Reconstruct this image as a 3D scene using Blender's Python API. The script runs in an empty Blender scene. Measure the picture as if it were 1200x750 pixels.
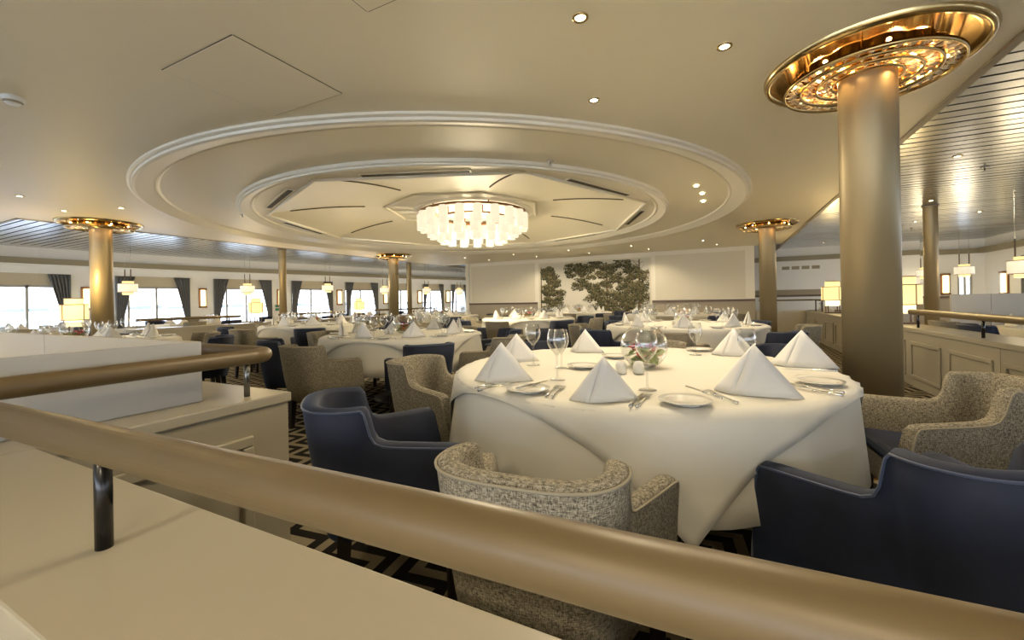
import bpy, bmesh, math, random
from mathutils import Vector, Matrix
random.seed(7)
PI = math.pi
S = bpy.context.scene
COL = S.collection

# ------------------------------------------------------------------ camera
F_PX, Y0, ROLL, YAW, CAM_H = 493.0, 352.4, math.radians(1.04), math.radians(26.5), 1.115
cd = bpy.data.cameras.new('camera'); cam = bpy.data.objects.new('camera', cd); COL.objects.link(cam)
cd.sensor_width = 36.0; cd.lens = F_PX / 1200 * 36; cd.shift_y = (Y0 - 375) / 1200
cd.clip_start = 0.02; cd.clip_end = 20000
cam.matrix_world = (Matrix.Translation((0, 0, CAM_H)) @ Matrix.Rotation(YAW, 4, 'Z') @
                    Matrix.Rotation(PI / 2, 4, 'X') @ Matrix.Rotation(-ROLL, 4, 'Z'))
S.camera = cam
# ------------------------------------------------------------------ world: pale overcast sky
W = bpy.data.worlds.new('sky'); S.world = W; W.use_nodes = True
nt = W.node_tree; nt.nodes.clear()
wo = nt.nodes.new('ShaderNodeOutputWorld'); wb = nt.nodes.new('ShaderNodeBackground')
tc = nt.nodes.new('ShaderNodeTexCoord'); sx = nt.nodes.new('ShaderNodeSeparateXYZ'); cr = nt.nodes.new('ShaderNodeValToRGB')
cr.color_ramp.elements[0].position = 0.0; cr.color_ramp.elements[0].color = (1, 1, 1, 1)
cr.color_ramp.elements[1].position = 0.12; cr.color_ramp.elements[1].color = (0.70, 0.81, 1, 1)
nt.links.new(tc.outputs['Generated'], sx.inputs[0]); nt.links.new(sx.outputs['Z'], cr.inputs[0])
nt.links.new(cr.outputs[0], wb.inputs['Color']); nt.links.new(wb.outputs[0], wo.inputs[0])
wb.inputs['Strength'].default_value = 2.0
# ------------------------------------------------------------------ exposure
vs = S.view_settings; vs.view_transform = 'Standard'; vs.look = 'None'; vs.gamma = 1.0; vs.exposure = 2.25
vs.use_curve_mapping = False
try:
    S.cycles.transparent_max_bounces = 24; S.cycles.max_bounces = 8; S.cycles.sample_clamp_indirect = 4.0
except Exception: pass
WARM = (1.0, 0.84, 0.60)
DOWN_W, BIG_W = 14.5, 50.0

# ------------------------------------------------------------------ pixel helpers (1200x750)
def ray(x, y):
    dx, dy = x - 600, y - Y0; c, s = math.cos(ROLL), math.sin(ROLL)
    X = (dx * c - dy * s) / F_PX; Y = (dx * s + dy * c) / F_PX
    return (X * math.cos(YAW) - math.sin(YAW), X * math.sin(YAW) + math.cos(YAW), -Y)
def atz(x, y, z):
    r = ray(x, y); t = (z - CAM_H) / r[2]; return (r[0] * t, r[1] * t)
def atu(x, y, u):
    r = ray(x, y); t = u / r[0]; return (r[1] * t, CAM_H + r[2] * t)
def atv(x, y, v):
    r = ray(x, y); t = v / r[1]; return (r[0] * t, CAM_H + r[2] * t)

# ------------------------------------------------------------------ materials
MATS = {}
def mat(name, col, rough=0.5, metal=0.0, emit=None, es=0.0, coat=0.0, sheen=0.0, spec=0.5):
    m = bpy.data.materials.new(name); m.use_nodes = True
    b = m.node_tree.nodes['Principled BSDF']
    b.inputs['Base Color'].default_value = (*col, 1); b.inputs['Roughness'].default_value = rough
    b.inputs['Metallic'].default_value = metal; b.inputs['Specular IOR Level'].default_value = spec
    b.inputs['Coat Weight'].default_value = coat; b.inputs['Coat Roughness'].default_value = 0.08
    b.inputs['Sheen Weight'].default_value = sheen
    if emit: b.inputs['Emission Color'].default_value = (*emit, 1); b.inputs['Emission Strength'].default_value = es
    MATS[name] = m; return m
def noise_col(m, c1, c2, scale, detail=4, lo=0.35, hi=0.65, bump=0.0, coord='Object', stretch=(1, 1, 1)):
    t = m.node_tree; b = t.nodes['Principled BSDF']
    tc = t.nodes.new('ShaderNodeTexCoord'); mp = t.nodes.new('ShaderNodeMapping'); mp.inputs['Scale'].default_value = stretch
    n = t.nodes.new('ShaderNodeTexNoise'); n.inputs['Scale'].default_value = scale; n.inputs['Detail'].default_value = detail
    r = t.nodes.new('ShaderNodeValToRGB'); r.color_ramp.elements[0].position = lo; r.color_ramp.elements[1].position = hi
    r.color_ramp.elements[0].color = (*c1, 1); r.color_ramp.elements[1].color = (*c2, 1)
    t.links.new(tc.outputs[coord], mp.inputs[0]); t.links.new(mp.outputs[0], n.inputs['Vector'])
    t.links.new(n.outputs['Fac'], r.inputs[0]); t.links.new(r.outputs[0], b.inputs['Base Color'])
    if bump:
        bp = t.nodes.new('ShaderNodeBump'); bp.inputs['Strength'].default_value = bump; bp.inputs['Distance'].default_value = 0.004
        t.links.new(n.outputs['Fac'], bp.inputs['Height']); t.links.new(bp.outputs[0], b.inputs['Normal'])
    return m
mat('ceiling', (0.83, 0.765, 0.595), 0.5); mat('ceiling_white', (0.82, 0.77, 0.64), 0.5); mat('landing', (0.55, 0.52, 0.45), 0.4); mat('terrace_bounce', (0.56, 0.49, 0.38), 0.5)  # landing and terrace floors are paled to bounce light upward
mat('ledge', (0.35, 0.315, 0.235), 0.32, spec=0.4); mat('board', (0.40, 0.385, 0.35), 0.45); mat('board_warm', (0.46, 0.38, 0.25), 0.5)
mat('wall', (0.72, 0.68, 0.57), 0.6); mat('wall_white', (0.86, 0.87, 0.86), 0.55); mat('panel_beige', (0.62, 0.57, 0.44), 0.6)
mat('beam', (0.30, 0.27, 0.19), 0.5); mat('brown', (0.10, 0.062, 0.035), 0.4); mat('taupe', (0.33, 0.28, 0.20), 0.55)
mat('slot', (0.045, 0.04, 0.025), 0.7); mat('seam', (0.10, 0.08, 0.045), 0.8)
mat('slat', (0.60, 0.61, 0.61), 0.24, 1.0)
mat('column', (0.33, 0.255, 0.135), 0.42, 0.45); mat('gold', (0.46, 0.27, 0.075), 0.16, 1.0); mat('gold_rim', (0.52, 0.38, 0.17), 0.2, 1.0)
mat('rail', (0.135, 0.093, 0.040), 0.42, 0.1); mat('black_metal', (0.012, 0.011, 0.010), 0.2, 0.3); mat('steel_post', (0.20, 0.20, 0.19), 0.25, 0.9)
mat('leg_wood', (0.016, 0.011, 0.009), 0.35); mat('chrome', (0.75, 0.75, 0.73), 0.12, 1.0); mat('bronze', (0.22, 0.10, 0.04), 0.4, 0.7)
mat('cloth', (0.62, 0.59, 0.50), 0.85, sheen=0.1); mat('napkin', (0.64, 0.62, 0.57), 0.85); mat('china', (0.62, 0.60, 0.53), 0.15)
mat('piping_blue', (0.03, 0.045, 0.09), 0.6, sheen=0.3); mat('piping_beige', (0.28, 0.245, 0.17), 0.8)
mat('velvet', (0.010, 0.016, 0.042), 0.75, sheen=0.12); MATS['velvet'].node_tree.nodes['Principled BSDF'].inputs['Sheen Tint'].default_value = (0.25, 0.38, 0.75, 1)
noise_col(MATS['velvet'], (0.0045, 0.007, 0.017), (0.009, 0.014, 0.034), 9, 5, 0.3, 0.7)
mat('curtain', (0.15, 0.155, 0.16), 0.75); mat('blind', (0.60, 0.54, 0.40), 0.8); mat('frame_grey', (0.42, 0.42, 0.39), 0.45)
mat('green_sign', (0.02, 0.22, 0.12), 0.5); mat('red', (0.45, 0.02, 0.02), 0.5); mat('leaf', (0.12, 0.22, 0.03), 0.5); mat('leaf_pale', (0.32, 0.38, 0.12), 0.5)
mat('orange', (0.65, 0.22, 0.04), 0.5)
mat('opal', (0.20, 0.18, 0.14), 0.5, emit=(1.0, 0.86, 0.60), es=0.20)
mat('shade_yellow', (0.8, 0.62, 0.25), 0.6, emit=(1.0, 0.74, 0.30), es=0.25); mat('shade_white', (0.85, 0.82, 0.72), 0.6, emit=(1.0, 0.88, 0.62), es=0.14)
mat('shade_hot', (0.8, 0.7, 0.4), 0.6, emit=(1.0, 0.80, 0.38), es=0.5)
mat('bulb', (1, 1, 1), 0.5, emit=(1.0, 0.85, 0.55), es=6.0); mat('bulb_gold', (1, 1, 1), 0.5, emit=(1.0, 0.62, 0.22), es=6.0)
mat('white_plastic', (0.8, 0.8, 0.76), 0.4); mat('mural_ground', (0.56, 0.53, 0.44), 0.8)
for n, c in (('print_dark', (0.016, 0.016, 0.007)), ('print_olive', (0.062, 0.060, 0.022)), ('print_pale', (0.16, 0.145, 0.065)), ('print_trunk', (0.12, 0.08, 0.04)), ('print_rust', (0.17, 0.09, 0.035))):
    mat(n, c, 0.85)
# tweed
m = mat('tweed', (0.4, 0.35, 0.25), 0.95)
t = m.node_tree; b = t.nodes['Principled BSDF']; tcn = t.nodes.new('ShaderNodeTexCoord')
ns = []
for st in ((420, 420, 90), (90, 90, 460)):
    mp = t.nodes.new('ShaderNodeMapping'); mp.inputs['Scale'].default_value = st
    n = t.nodes.new('ShaderNodeTexNoise'); n.inputs['Scale'].default_value = 1.0; n.inputs['Detail'].default_value = 3
    t.links.new(tcn.outputs['Object'], mp.inputs[0]); t.links.new(mp.outputs[0], n.inputs['Vector']); ns.append(n)
mx = t.nodes.new('ShaderNodeMath'); mx.operation = 'ADD'
t.links.new(ns[0].outputs['Fac'], mx.inputs[0]); t.links.new(ns[1].outputs['Fac'], mx.inputs[1])
r = t.nodes.new('ShaderNodeValToRGB'); r.color_ramp.elements[0].position = 0.72; r.color_ramp.elements[1].position = 1.18
r.color_ramp.elements[0].color = (0.055, 0.047, 0.032, 1); r.color_ramp.elements[1].color = (0.37, 0.33, 0.245, 1)
e = r.color_ramp.elements.new(0.95); e.color = (0.19, 0.165, 0.115, 1)
dv = t.nodes.new('ShaderNodeMath'); dv.operation = 'MULTIPLY'; dv.inputs[1].default_value = 1.0
t.links.new(mx.outputs[0], dv.inputs[0])
hv = t.nodes.new('ShaderNodeMapRange'); hv.inputs['From Min'].default_value = 0.70; hv.inputs['From Max'].default_value = 1.30
r.color_ramp.elements[0].position = 0.1; r.color_ramp.elements[2].position = 0.85; r.color_ramp.elements[1].position = 0.45
t.links.new(dv.outputs[0], hv.inputs['Value']); t.links.new(hv.outputs[0], r.inputs[0]); t.links.new(r.outputs[0], b.inputs['Base Color'])
bp = t.nodes.new('ShaderNodeBump'); bp.inputs['Strength'].default_value = 0.35; bp.inputs['Distance'].default_value = 0.003
t.links.new(mx.outputs[0], bp.inputs['Height']); t.links.new(bp.outputs[0], b.inputs['Normal'])
# zigzag carpet
m = mat('carpet', (0.1, 0.1, 0.1), 0.95, sheen=0.0, spec=0.1)
t = m.node_tree; b = t.nodes['Principled BSDF']; tcn = t.nodes.new('ShaderNodeTexCoord'); sp = t.nodes.new('ShaderNodeSeparateXYZ')
rot = t.nodes.new('ShaderNodeMapping'); rot.inputs['Rotation'].default_value = (0, 0, math.radians(38))
t.links.new(tcn.outputs['Object'], rot.inputs[0]); t.links.new(rot.outputs[0], sp.inputs[0])
def mth(op, a, bb=None):
    n = t.nodes.new('ShaderNodeMath'); n.operation = op
    for i, q in enumerate((a, bb)):
        if q is None: continue
        if isinstance(q, (int, float)): n.inputs[i].default_value = q
        else: t.links.new(q, n.inputs[i])
    return n.outputs[0]
zz = mth('ABSOLUTE', mth('SUBTRACT', mth('FRACT', mth('MULTIPLY', sp.outputs['X'], 3.4)), 0.5))
ph = mth('FRACT', mth('ADD', mth('MULTIPLY', sp.outputs['Y'], 7.2), mth('MULTIPLY', zz, 2.1)))
st = mth('GREATER_THAN', ph, 0.52)
mixc = t.nodes.new('ShaderNodeMix'); mixc.data_type = 'RGBA'
mixc.inputs[6].default_value = (0.014, 0.012, 0.010, 1); mixc.inputs[7].default_value = (0.24, 0.20, 0.13, 1)
t.links.new(st, mixc.inputs[0]); t.links.new(mixc.outputs[2], b.inputs['Base Color'])
# sea
m = mat('sea', (0.62, 0.66, 0.68), 0.35)
# glass: thin wall, fresnel-weighted clear / mirror
def glass(name, tint, base=0.04, gain=0.7, rough=0.02):
    m = bpy.data.materials.new(name); m.use_nodes = True; t = m.node_tree; t.nodes.clear()
    o = t.nodes.new('ShaderNodeOutputMaterial'); tr = t.nodes.new('ShaderNodeBsdfTransparent'); g = t.nodes.new('ShaderNodeBsdfGlossy')
    tr.inputs[0].default_value = (*tint, 1); g.inputs['Roughness'].default_value = rough; g.inputs['Color'].default_value = (0.9, 0.9, 0.9, 1)
    lw = t.nodes.new('ShaderNodeLayerWeight'); lw.inputs['Blend'].default_value = 0.5
    pw = t.nodes.new('ShaderNodeMath'); pw.operation = 'POWER'; pw.inputs[1].default_value = 2.6
    mu = t.nodes.new('ShaderNodeMath'); mu.operation = 'MULTIPLY_ADD'; mu.inputs[1].default_value = gain; mu.inputs[2].default_value = base; mu.use_clamp = True
    t.links.new(lw.outputs['Facing'], pw.inputs[0])
    mi = t.nodes.new('ShaderNodeMixShader')
    t.links.new(pw.outputs[0], mu.inputs[0]); t.links.new(mu.outputs[0], mi.inputs[0])
    t.links.new(tr.outputs[0], mi.inputs[1]); t.links.new(g.outputs[0], mi.inputs[2]); t.links.new(mi.outputs[0], o.inputs[0])
    MATS[name] = m
glass('glass', (0.95, 0.955, 0.955), 0.05, 1.0); glass('pane', (0.97, 0.98, 0.99), 0.02, 0.5)
m = mat('crystal', (1.0, 0.93, 0.80), 0.05, emit=None)
m.node_tree.nodes['Principled BSDF'].inputs['Transmission Weight'].default_value = 0.75
m.node_tree.nodes['Principled BSDF'].inputs['IOR'].default_value = 1.5

# ------------------------------------------------------------------ mesh helpers
class MB:
    def __init__(s): s.v = []; s.f = []; s.m = []
    def add(s, vs, fs, mi=0):
        o = len(s.v); s.v += [tuple(p) for p in vs]; s.f += [tuple(i + o for i in q) for q in fs]; s.m += [mi] * len(fs); return s
    def box(s, x0, x1, y0, y1, z0, z1, mi=0):
        v = [(x, y, z) for z in (z0, z1) for y in (y0, y1) for x in (x0, x1)]
        return s.add(v, [(0, 2, 3, 1), (4, 5, 7, 6), (0, 1, 5, 4), (2, 6, 7, 3), (0, 4, 6, 2), (1, 3, 7, 5)], mi)
    def taper(s, c, z0, z1, a0, a1, mi=0, sh=(0, 0)):
        v = [(c[0] + sx * a0 + sh[0], c[1] + sy * a0 + sh[1], z0) for sx, sy in ((-1, -1), (1, -1), (1, 1), (-1, 1))] + \
            [(c[0] + sx * a1, c[1] + sy * a1, z1) for sx, sy in ((-1, -1), (1, -1), (1, 1), (-1, 1))]
        return s.add(v, [(3, 2, 1, 0), (4, 5, 6, 7), (0, 1, 5, 4), (1, 2, 6, 5), (2, 3, 7, 6), (3, 0, 4, 7)], mi)
    def lathe(s, prof, n=24, c=(0, 0), mi=0, close=False):
        k = len(prof); v = []
        for i in range(n):
            a = 2 * PI * i / n; v += [(c[0] + r * math.cos(a), c[1] + r * math.sin(a), z) for r, z in prof]
        fs = []
        for i in range(n):
            j = (i + 1) % n
            for q in range(k - 1):
                fs.append((i * k + q, j * k + q, j * k + q + 1, i * k + q + 1))
        return s.add(v, fs, mi)
    def tube(s, pts, r, n=8, mi=0, caps=True):
        P = [Vector(p) for p in pts]; v = []; fs = []
        up = None
        for i, p in enumerate(P):
            d = (P[min(i + 1, len(P) - 1)] - P[max(i - 1, 0)]).normalized()
            if up is None: up = Vector((0, 0, 1)) if abs(d.z) < 0.9 else Vector((1, 0, 0))
            x = d.cross(up).normalized(); y = x.cross(d).normalized(); up = y
            rr = r[i] if isinstance(r, (list, tuple)) else r
            v += [tuple(p + x * (rr * math.cos(2 * PI * k / n)) + y * (rr * math.sin(2 * PI * k / n))) for k in range(n)]
        for i in range(len(P) - 1):
            for k in range(n):
                j = (k + 1) % n; fs.append((i * n + k, i * n + j, (i + 1) * n + j, (i + 1) * n + k))
        if caps: fs += [tuple(range(n - 1, -1, -1)), tuple(range((len(P) - 1) * n, len(P) * n))]
        return s.add(v, fs, mi)
    def poly(s, pts, mi=0): return s.add(pts, [tuple(range(len(pts)))], mi)
    def mesh(s, name, smooth=False):
        me = bpy.data.meshes.new(name); me.from_pydata(s.v, [], s.f); me.update()
        me.polygons.foreach_set('material_index', s.m)
        if smooth: me.polygons.foreach_set('use_smooth', [True] * len(me.polygons))
        return me
    def build(s, name, m, parent=None, smooth=False, loc=None):
        return link(name, s.mesh(name, smooth), m, parent, loc)
def link(name, me, m=None, parent=None, loc=None):
    o = bpy.data.objects.new(name, me); COL.objects.link(o)
    if m is not None and not me.materials:
        for q in (m if isinstance(m, (list, tuple)) else [m]): me.materials.append(MATS[q])
    if parent: o.parent = parent
    if loc: o.location = loc
    return o
def tag(o, label=None, cat=None, group=None, kind=None):
    if label: o['label'] = label
    if cat: o['category'] = cat
    if group: o['group'] = group
    if kind: o['kind'] = kind
    return o
def thing(name, label, cat, loc=(0, 0, 0), rz=0, group=None):
    o = bpy.data.objects.new(name, None); COL.objects.link(o); o.location = loc; o.rotation_euler = (0, 0, rz)
    return tag(o, label, cat, group)
def struct(o, label=None): return tag(o, label, None, None, 'structure')
def bev(o, w, seg=2):
    md = o.modifiers.new('bevel', 'BEVEL'); md.width = w; md.segments = seg; md.limit_method = 'ANGLE'; return o
KIDS = {}
def kids(o):
    return [c for c in bpy.data.objects if c.parent == o] if o.name not in KIDS else KIDS[o.name]
def freeze(o):
    def rec(q):
        KIDS[q.name] = [c for c in bpy.data.objects if c.parent == q]
        for c in KIDS[q.name]: rec(c)
    rec(o); return o
def copy_tree(o, parent=None):
    c = o.copy(); COL.objects.link(c); c.parent = parent
    for ch in KIDS.get(o.name, []): copy_tree(ch, c)
    return c
class Proto:
    """first call hands out the original, later calls hand out copies"""
    def __init__(s, o): s.o = freeze(o); s.used = False
    def get(s, loc, rz=0, label=None, group=None, cat=None):
        if not s.used: s.used = True; q = s.o
        else: q = copy_tree(s.o)
        q.location = loc; q.rotation_euler = (0, 0, rz); tag(q, label, cat, group); return q
def spot(loc, w, size=2.6, col=WARM, r=0.04, blend=0.6, d=(0, 0, -1)):
    l = bpy.data.lights.new('downlight_beam', 'SPOT'); l.energy = w; l.color = col; l.spot_size = size; l.spot_blend = blend; l.shadow_soft_size = r
    return l
def add_light(l, name, parent, loc):
    o = bpy.data.objects.new(name, l); COL.objects.link(o); o.parent = parent; o.location = loc; return o

# ------------------------------------------------------------------ layout constants (metres)
CZ = 2.565                      # cream ceiling
CU, CV = -4.25, 6.62            # centre of the round ceiling
UL, UR = -9.95, 1.52            # edges of the cream ceiling
VB = 13.8                       # mural wall
LEDGE = 0.70
PR = 2.05                       # right parapet face
PL = -9.9                       # left parapet face

# ================================================================== STRUCTURE
fl = MB().box(-16, 12, -9, 19.5, -0.1, 0).build('floor', 'carpet'); struct(fl, 'dark zigzag patterned carpet floor')
struct(MB().box(-1.8, 6.3, -8.9, 0.2, 0, 0.012).build('floor_landing_bounce', 'landing'), 'landing floor behind the long handrail, made pale to bounce light')  # pale slab added to throw light up at the near ceiling
struct(MB().box(-14.7, -10.26, -8.9, 18, 0, 0.008).build('floor_terrace_bounce', 'terrace_bounce'), 'unseen window terrace floor, made pale to bounce light')  # out of sight; pale finish added to reflect daylight onto slats and walls
struct(MB().box(2.42, 6.48, 0.5, 15.6, 0, 0.008).build('floor_terrace_right_bounce', 'terrace_bounce'), 'unseen starboard terrace floor, made pale to bounce light')  # also unseen, pale only to send light up to the slats
# --- cream ceiling with a round opening
NS = 128
def rect_hit(a, x0, x1, y0, y1):
    c, s = math.cos(a), math.sin(a); t = 1e9
    if c > 1e-9: t = min(t, (x1 - CU) / c)
    if c < -1e-9: t = min(t, (x0 - CU) / c)
    if s > 1e-9: t = min(t, (y1 - CV) / s)
    if s < -1e-9: t = min(t, (y0 - CV) / s)
    return (CU + c * t, CV + s * t)
b = MB(); R1 = 4.64
ang = sorted(set([2 * PI * i / NS for i in range(NS)] + [math.atan2(y - CV, x - CU) % (2 * PI) for x in (UL, UR) for y in (-9, VB + 0.1)]))
vi = [(CU + R1 * math.cos(a), CV + R1 * math.sin(a), CZ) for a in ang]; vo = [(*rect_hit(a, UL, UR, -9, VB + 0.1), CZ) for a in ang]
n = len(ang); b.add(vi + vo, [(i, (i + 1) % n, n + (i + 1) % n, n + i) for i in range(n)])
b.box(-16, UL, -9, 2.46, CZ, CZ + 0.02)
ceil = b.build('ceiling', 'ceiling'); struct(ceil, 'cream plaster ceiling with a large round moulded tray')
# round tray mouldings (lathe profiles, radius / height)
b = MB().lathe([(R1, CZ + 0.02), (R1, CZ - 0.02), (R1 - 0.02, CZ - 0.028), (R1 - 0.035, CZ - 0.028), (R1 - 0.04, CZ - 0.05), (R1 - 0.07, CZ - 0.055), (R1 - 0.25, CZ + 0.0), (R1 - 0.265, CZ - 0.008), (R1 - 0.29, CZ + 0.012)], 160, (CU, CV))
b.build('ring_moulding', 'ceiling_white', ceil)
R2 = 3.56
b = MB().lathe([(R1 - 0.29, CZ + 0.012), (R2, CZ + 0.012)], 128, (CU, CV)); b.build('tray_ceiling', 'ceiling', ceil)
b = MB().lathe([(R2, CZ + 0.02), (R2, CZ - 0.02), (R2 - 0.015, CZ - 0.028), (R2 - 0.03, CZ - 0.028), (R2 - 0.035, CZ - 0.045), (R2 - 0.055, CZ - 0.05), (R2 - 0.17, CZ + 0.0), (R2 - 0.185, CZ - 0.008), (R2 - 0.20, CZ - 0.008), (R2 - 0.22, CZ + 0.016)], 160, (CU, CV))
b.build('ring_moulding', 'ceiling_white', ceil)
# octagon: flat margin with slots, then eight gently bowed panels up to a small octagon
RO, RI, ZO, ZI = 3.24, 1.42, CZ + 0.012, 2.80
def oct_(r, k, z): return (CU + r * math.cos(PI / 4 * k), CV + r * math.sin(PI / 4 * k), z)
b = MB()
for k in range(8):
    m_ = 12
    ring = [(CU + (R2 - 0.22) * math.cos(PI / 4 * (k + i / m_)), CV + (R2 - 0.22) * math.sin(PI / 4 * (k + i / m_)), ZO) for i in range(m_ + 1)]
    a0, a1 = Vector(oct_(RO, k, ZO)), Vector(oct_(RO, k + 1, ZO))
    inner = [tuple(a0.lerp(a1, i / m_)) for i in range(m_ + 1)]
    b.add(ring + inner, [(i, i + 1, m_ + 2 + i, m_ + 1 + i) for i in range(m_)])
b.build('octagon_margin', 'ceiling_white', ceil)
for k in range(8):
    b = MB(); g = 10; V = []
    for i in range(g + 1):
        s_ = i / g; rr = RO + (RI - RO) * s_; z = ZO + (ZI - ZO) * math.sin(s_ * PI / 2) ** 0.8
        for j in range(g + 1):
            q = j / g; p = Vector(oct_(rr, k, 0)).lerp(Vector(oct_(rr, k + 1, 0)), q)
            V.append((p.x, p.y, z + 0.03 * math.sin(PI * q) * math.sin(PI * s_) + (0.0 if s_ < 1 else 0)))
    gap = 0.0
    b.add(V, [(i * (g + 1) + j, i * (g + 1) + j + 1, (i + 1) * (g + 1) + j + 1, (i + 1) * (g + 1) + j) for i in range(g) for j in range(g)])
    b.build('ceiling_panel', 'ceiling', ceil, True)
    # dark seam between two panels
    pts = []
    for i in range(2, 10):
        s_ = i / 11; rr = RO + (RI - RO) * s_; z = ZO + (ZI - ZO) * math.sin(s_ * PI / 2) ** 0.8
        pts.append(oct_(rr, k, z - 0.006))
    MB().tube(pts, 0.011, 6).build('panel_seam', 'seam', ceil)
    # beads along both octagons
    MB().tube([oct_(RO, k, ZO - 0.01), oct_(RO, k + 1, ZO - 0.01)], 0.022, 8).build('octagon_bead', 'ceiling_white', ceil, True)
    MB().tube([oct_(RI, k, ZI - 0.0), oct_(RI, k + 1, ZI - 0.0)], 0.03, 8).build('octagon_bead', 'ceiling', ceil, True)
    # ventilation slot between ring and octagon side
    am = PI / 4 * (k + 0.5); ap = RO * math.cos(PI / 8) + 0.10; L = 0.62
    c = Vector((CU + ap * math.cos(am), CV + ap * math.sin(am), 0)); tdir = Vector((-math.sin(am), math.cos(am), 0)); nd = Vector((math.cos(am), math.sin(am), 0))
    for nm, hw, hl, zz_, mm in (('slot_frame', 0.055, L + 0.02, 0.014, 'ceiling_white'), ('air_slot', 0.03, L, 0.018, 'slot')):
        vv = [c + tdir * sx_ * hl + nd * sy_ * hw + Vector((0, 0, z_)) for z_ in (ZO - zz_, ZO + 0.02) for sx_, sy_ in ((-1, -1), (1, -1), (1, 1), (-1, 1))]
        MB().add(vv, [(3, 2, 1, 0), (4, 5, 6, 7), (0, 1, 5, 4), (1, 2, 6, 5), (2, 3, 7, 6), (3, 0, 4, 7)]).build(nm, mm, ceil)
b = MB(); b.poly([oct_(RI, k, ZI) for k in range(8)][::-1]); b.build('dome_centre', 'ceiling', ceil)
# access hatches (thin seams)
for (x0, y0, s_) in ((-3.04, 1.36, 0.72), (-1.55, 0.84, 0.72)):
    h = MB().box(x0, x0 + s_, y0, y0 + s_, CZ - 0.004, CZ + 0.004).build('access_hatch', 'ceiling', ceil)
    for q in ((x0 - 0.006, x0, y0, y0 + s_), (x0 + s_, x0 + s_ + 0.006, y0, y0 + s_), (x0, x0 + s_, y0 - 0.006, y0), (x0, x0 + s_, y0 + s_, y0 + s_ + 0.006)):
        MB().box(*q, CZ - 0.0015, CZ + 0.001).build('hatch_gap', 'seam', h)
# roof deck above everything (keeps the sky out)
struct(MB().box(-16, 12, -9, 19.5, 3.0, 3.1).build('ceiling_deck', 'slot'), 'steel deck above the ceilings')
# --- edge trims and slatted metal ceilings
SZ = 2.60
t1 = struct(MB().box(UR, UR + 0.05, -9, 16.4, CZ - 0.015, SZ + 0.06).build('trim_1', 'taupe'), 'narrow trim between cream ceiling and starboard slatted ceiling')
b = MB().box(UL - 0.05, UL, 2.46, 18, CZ - 0.012, SZ + 0.06); b.box(-16, UL, 2.46, 2.50, CZ - 0.012, SZ + 0.06)
struct(b.build('trim_2', 'taupe'), 'narrow trim between cream ceiling and window side slatted ceiling')
def slats(name, label, u0, u1, v0, v1, pitch):
    root = struct(MB().box(u0, u1, v0, v1, SZ + 0.05, SZ + 0.07).build(name, 'slot'), label)
    me = MB().box(u0, u1, 0, pitch - 0.028, 0, 0.008).mesh('ceiling_slat'); me.materials.append(MATS['slat'])
    v = v0; i = 0
    while v + pitch <= v1 + 1e-6:
        o = link('ceiling_slat', me, None, root, (0, v, SZ + random.uniform(0, 0.003)))
        o.rotation_euler = (random.uniform(-0.010, 0.010), 0, 0); v += pitch; i += 1
slats('ceiling_slatted_right', 'polished metal slatted ceiling over the starboard terrace', UR + 0.05, 8.2, -2.0, 16.4, 0.16)
slats('ceiling_slatted_left', 'polished metal slatted ceiling over the window terrace', -16, UL - 0.05, 2.5, 18.9, 0.16)

# --- mural wall
uL, uR = -8.78, 0.85
wb_ = MB().box(uL, uR, VB, VB + 0.12, 0, CZ + 0.1).build('wall_back', 'wall'); struct(wb_, 'cream end wall with brown dado band')
for x0, x1 in ((uL, -5.85), (-1.95, uR)):
    MB().box(x0, x1, VB - 0.05, VB, 0.98, 1.045).build('dado_rail', 'brown', wb_)
    MB().box(x0, x1, VB - 0.02, VB, 0.0, 0.98).build('dado_panel', 'taupe', wb_)
MB().box(-8.60, -5.95, VB - 0.012, VB, 1.07, 2.44).build('wall_panel', 'panel_beige', wb_)
MB().box(-1.85, 0.62, VB - 0.012, VB, 1.07, 2.44).build('wall_panel', 'panel_beige', wb_)
MB().box(uL - 0.05, uL + 0.08, VB - 0.06, VB + 0.14, 0, CZ).build('wall_end_post', 'wall', wb_)
# mural on its backing (print raised by a hair)
mu = thing('wall_mural', 'tall mural of olive trees on a cream ground on the end wall', 'mural', (-3.88, VB - 0.015, 0.42))
MW, MH = 1.86, 1.96
MB().box(-MW, MW, 0, 0.012, 0, MH).build('mural_panel', 'mural_ground', mu)
fr = MB(); fr.box(-MW - 0.05, -MW, -0.02, 0.012, 0, MH + 0.04); fr.box(MW, MW + 0.05, -0.02, 0.012, 0, MH + 0.04); fr.box(-MW, MW, -0.02, 0.012, MH, MH + 0.04)
fr.build('mural_frame', 'panel_beige', mu)
pr = MB(); rnd = random.Random(3)
def leaf(x, z, a, L, w, mi):
    if not (-MW + 0.01 < x < MW - 0.01 and 0.01 < z < MH - 0.01): return
    c, s = math.cos(a), math.sin(a); y = -0.002 - rnd.random() * 0.002
    P = []
    for px_, pz_ in ((-L, 0), (0, -w), (L, 0), (0, w)):
        X = min(max(x + px_ * c - pz_ * s, -MW), MW); Z = min(max(z + px_ * s + pz_ * c, 0), MH); P.append((X, y, Z))
    pr.add(P, [(0, 1, 2, 3)], mi)
def limb(x0, z0, x1, z1, w0, w1, mi=3):
    d = Vector((x1 - x0, 0, z1 - z0)).normalized(); nn = Vector((-d.z, 0, d.x))
    cl = lambda p: (min(max(p[0], -MW), MW), -0.0015, min(max(p[2], 0), MH))
    a, q = Vector((x0, 0, z0)), Vector((x1, 0, z1))
    pr.add([cl(a - nn * w0), cl(a + nn * w0), cl(q + nn * w1), cl(q - nn * w1)], [(0, 1, 2, 3)], mi)
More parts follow.
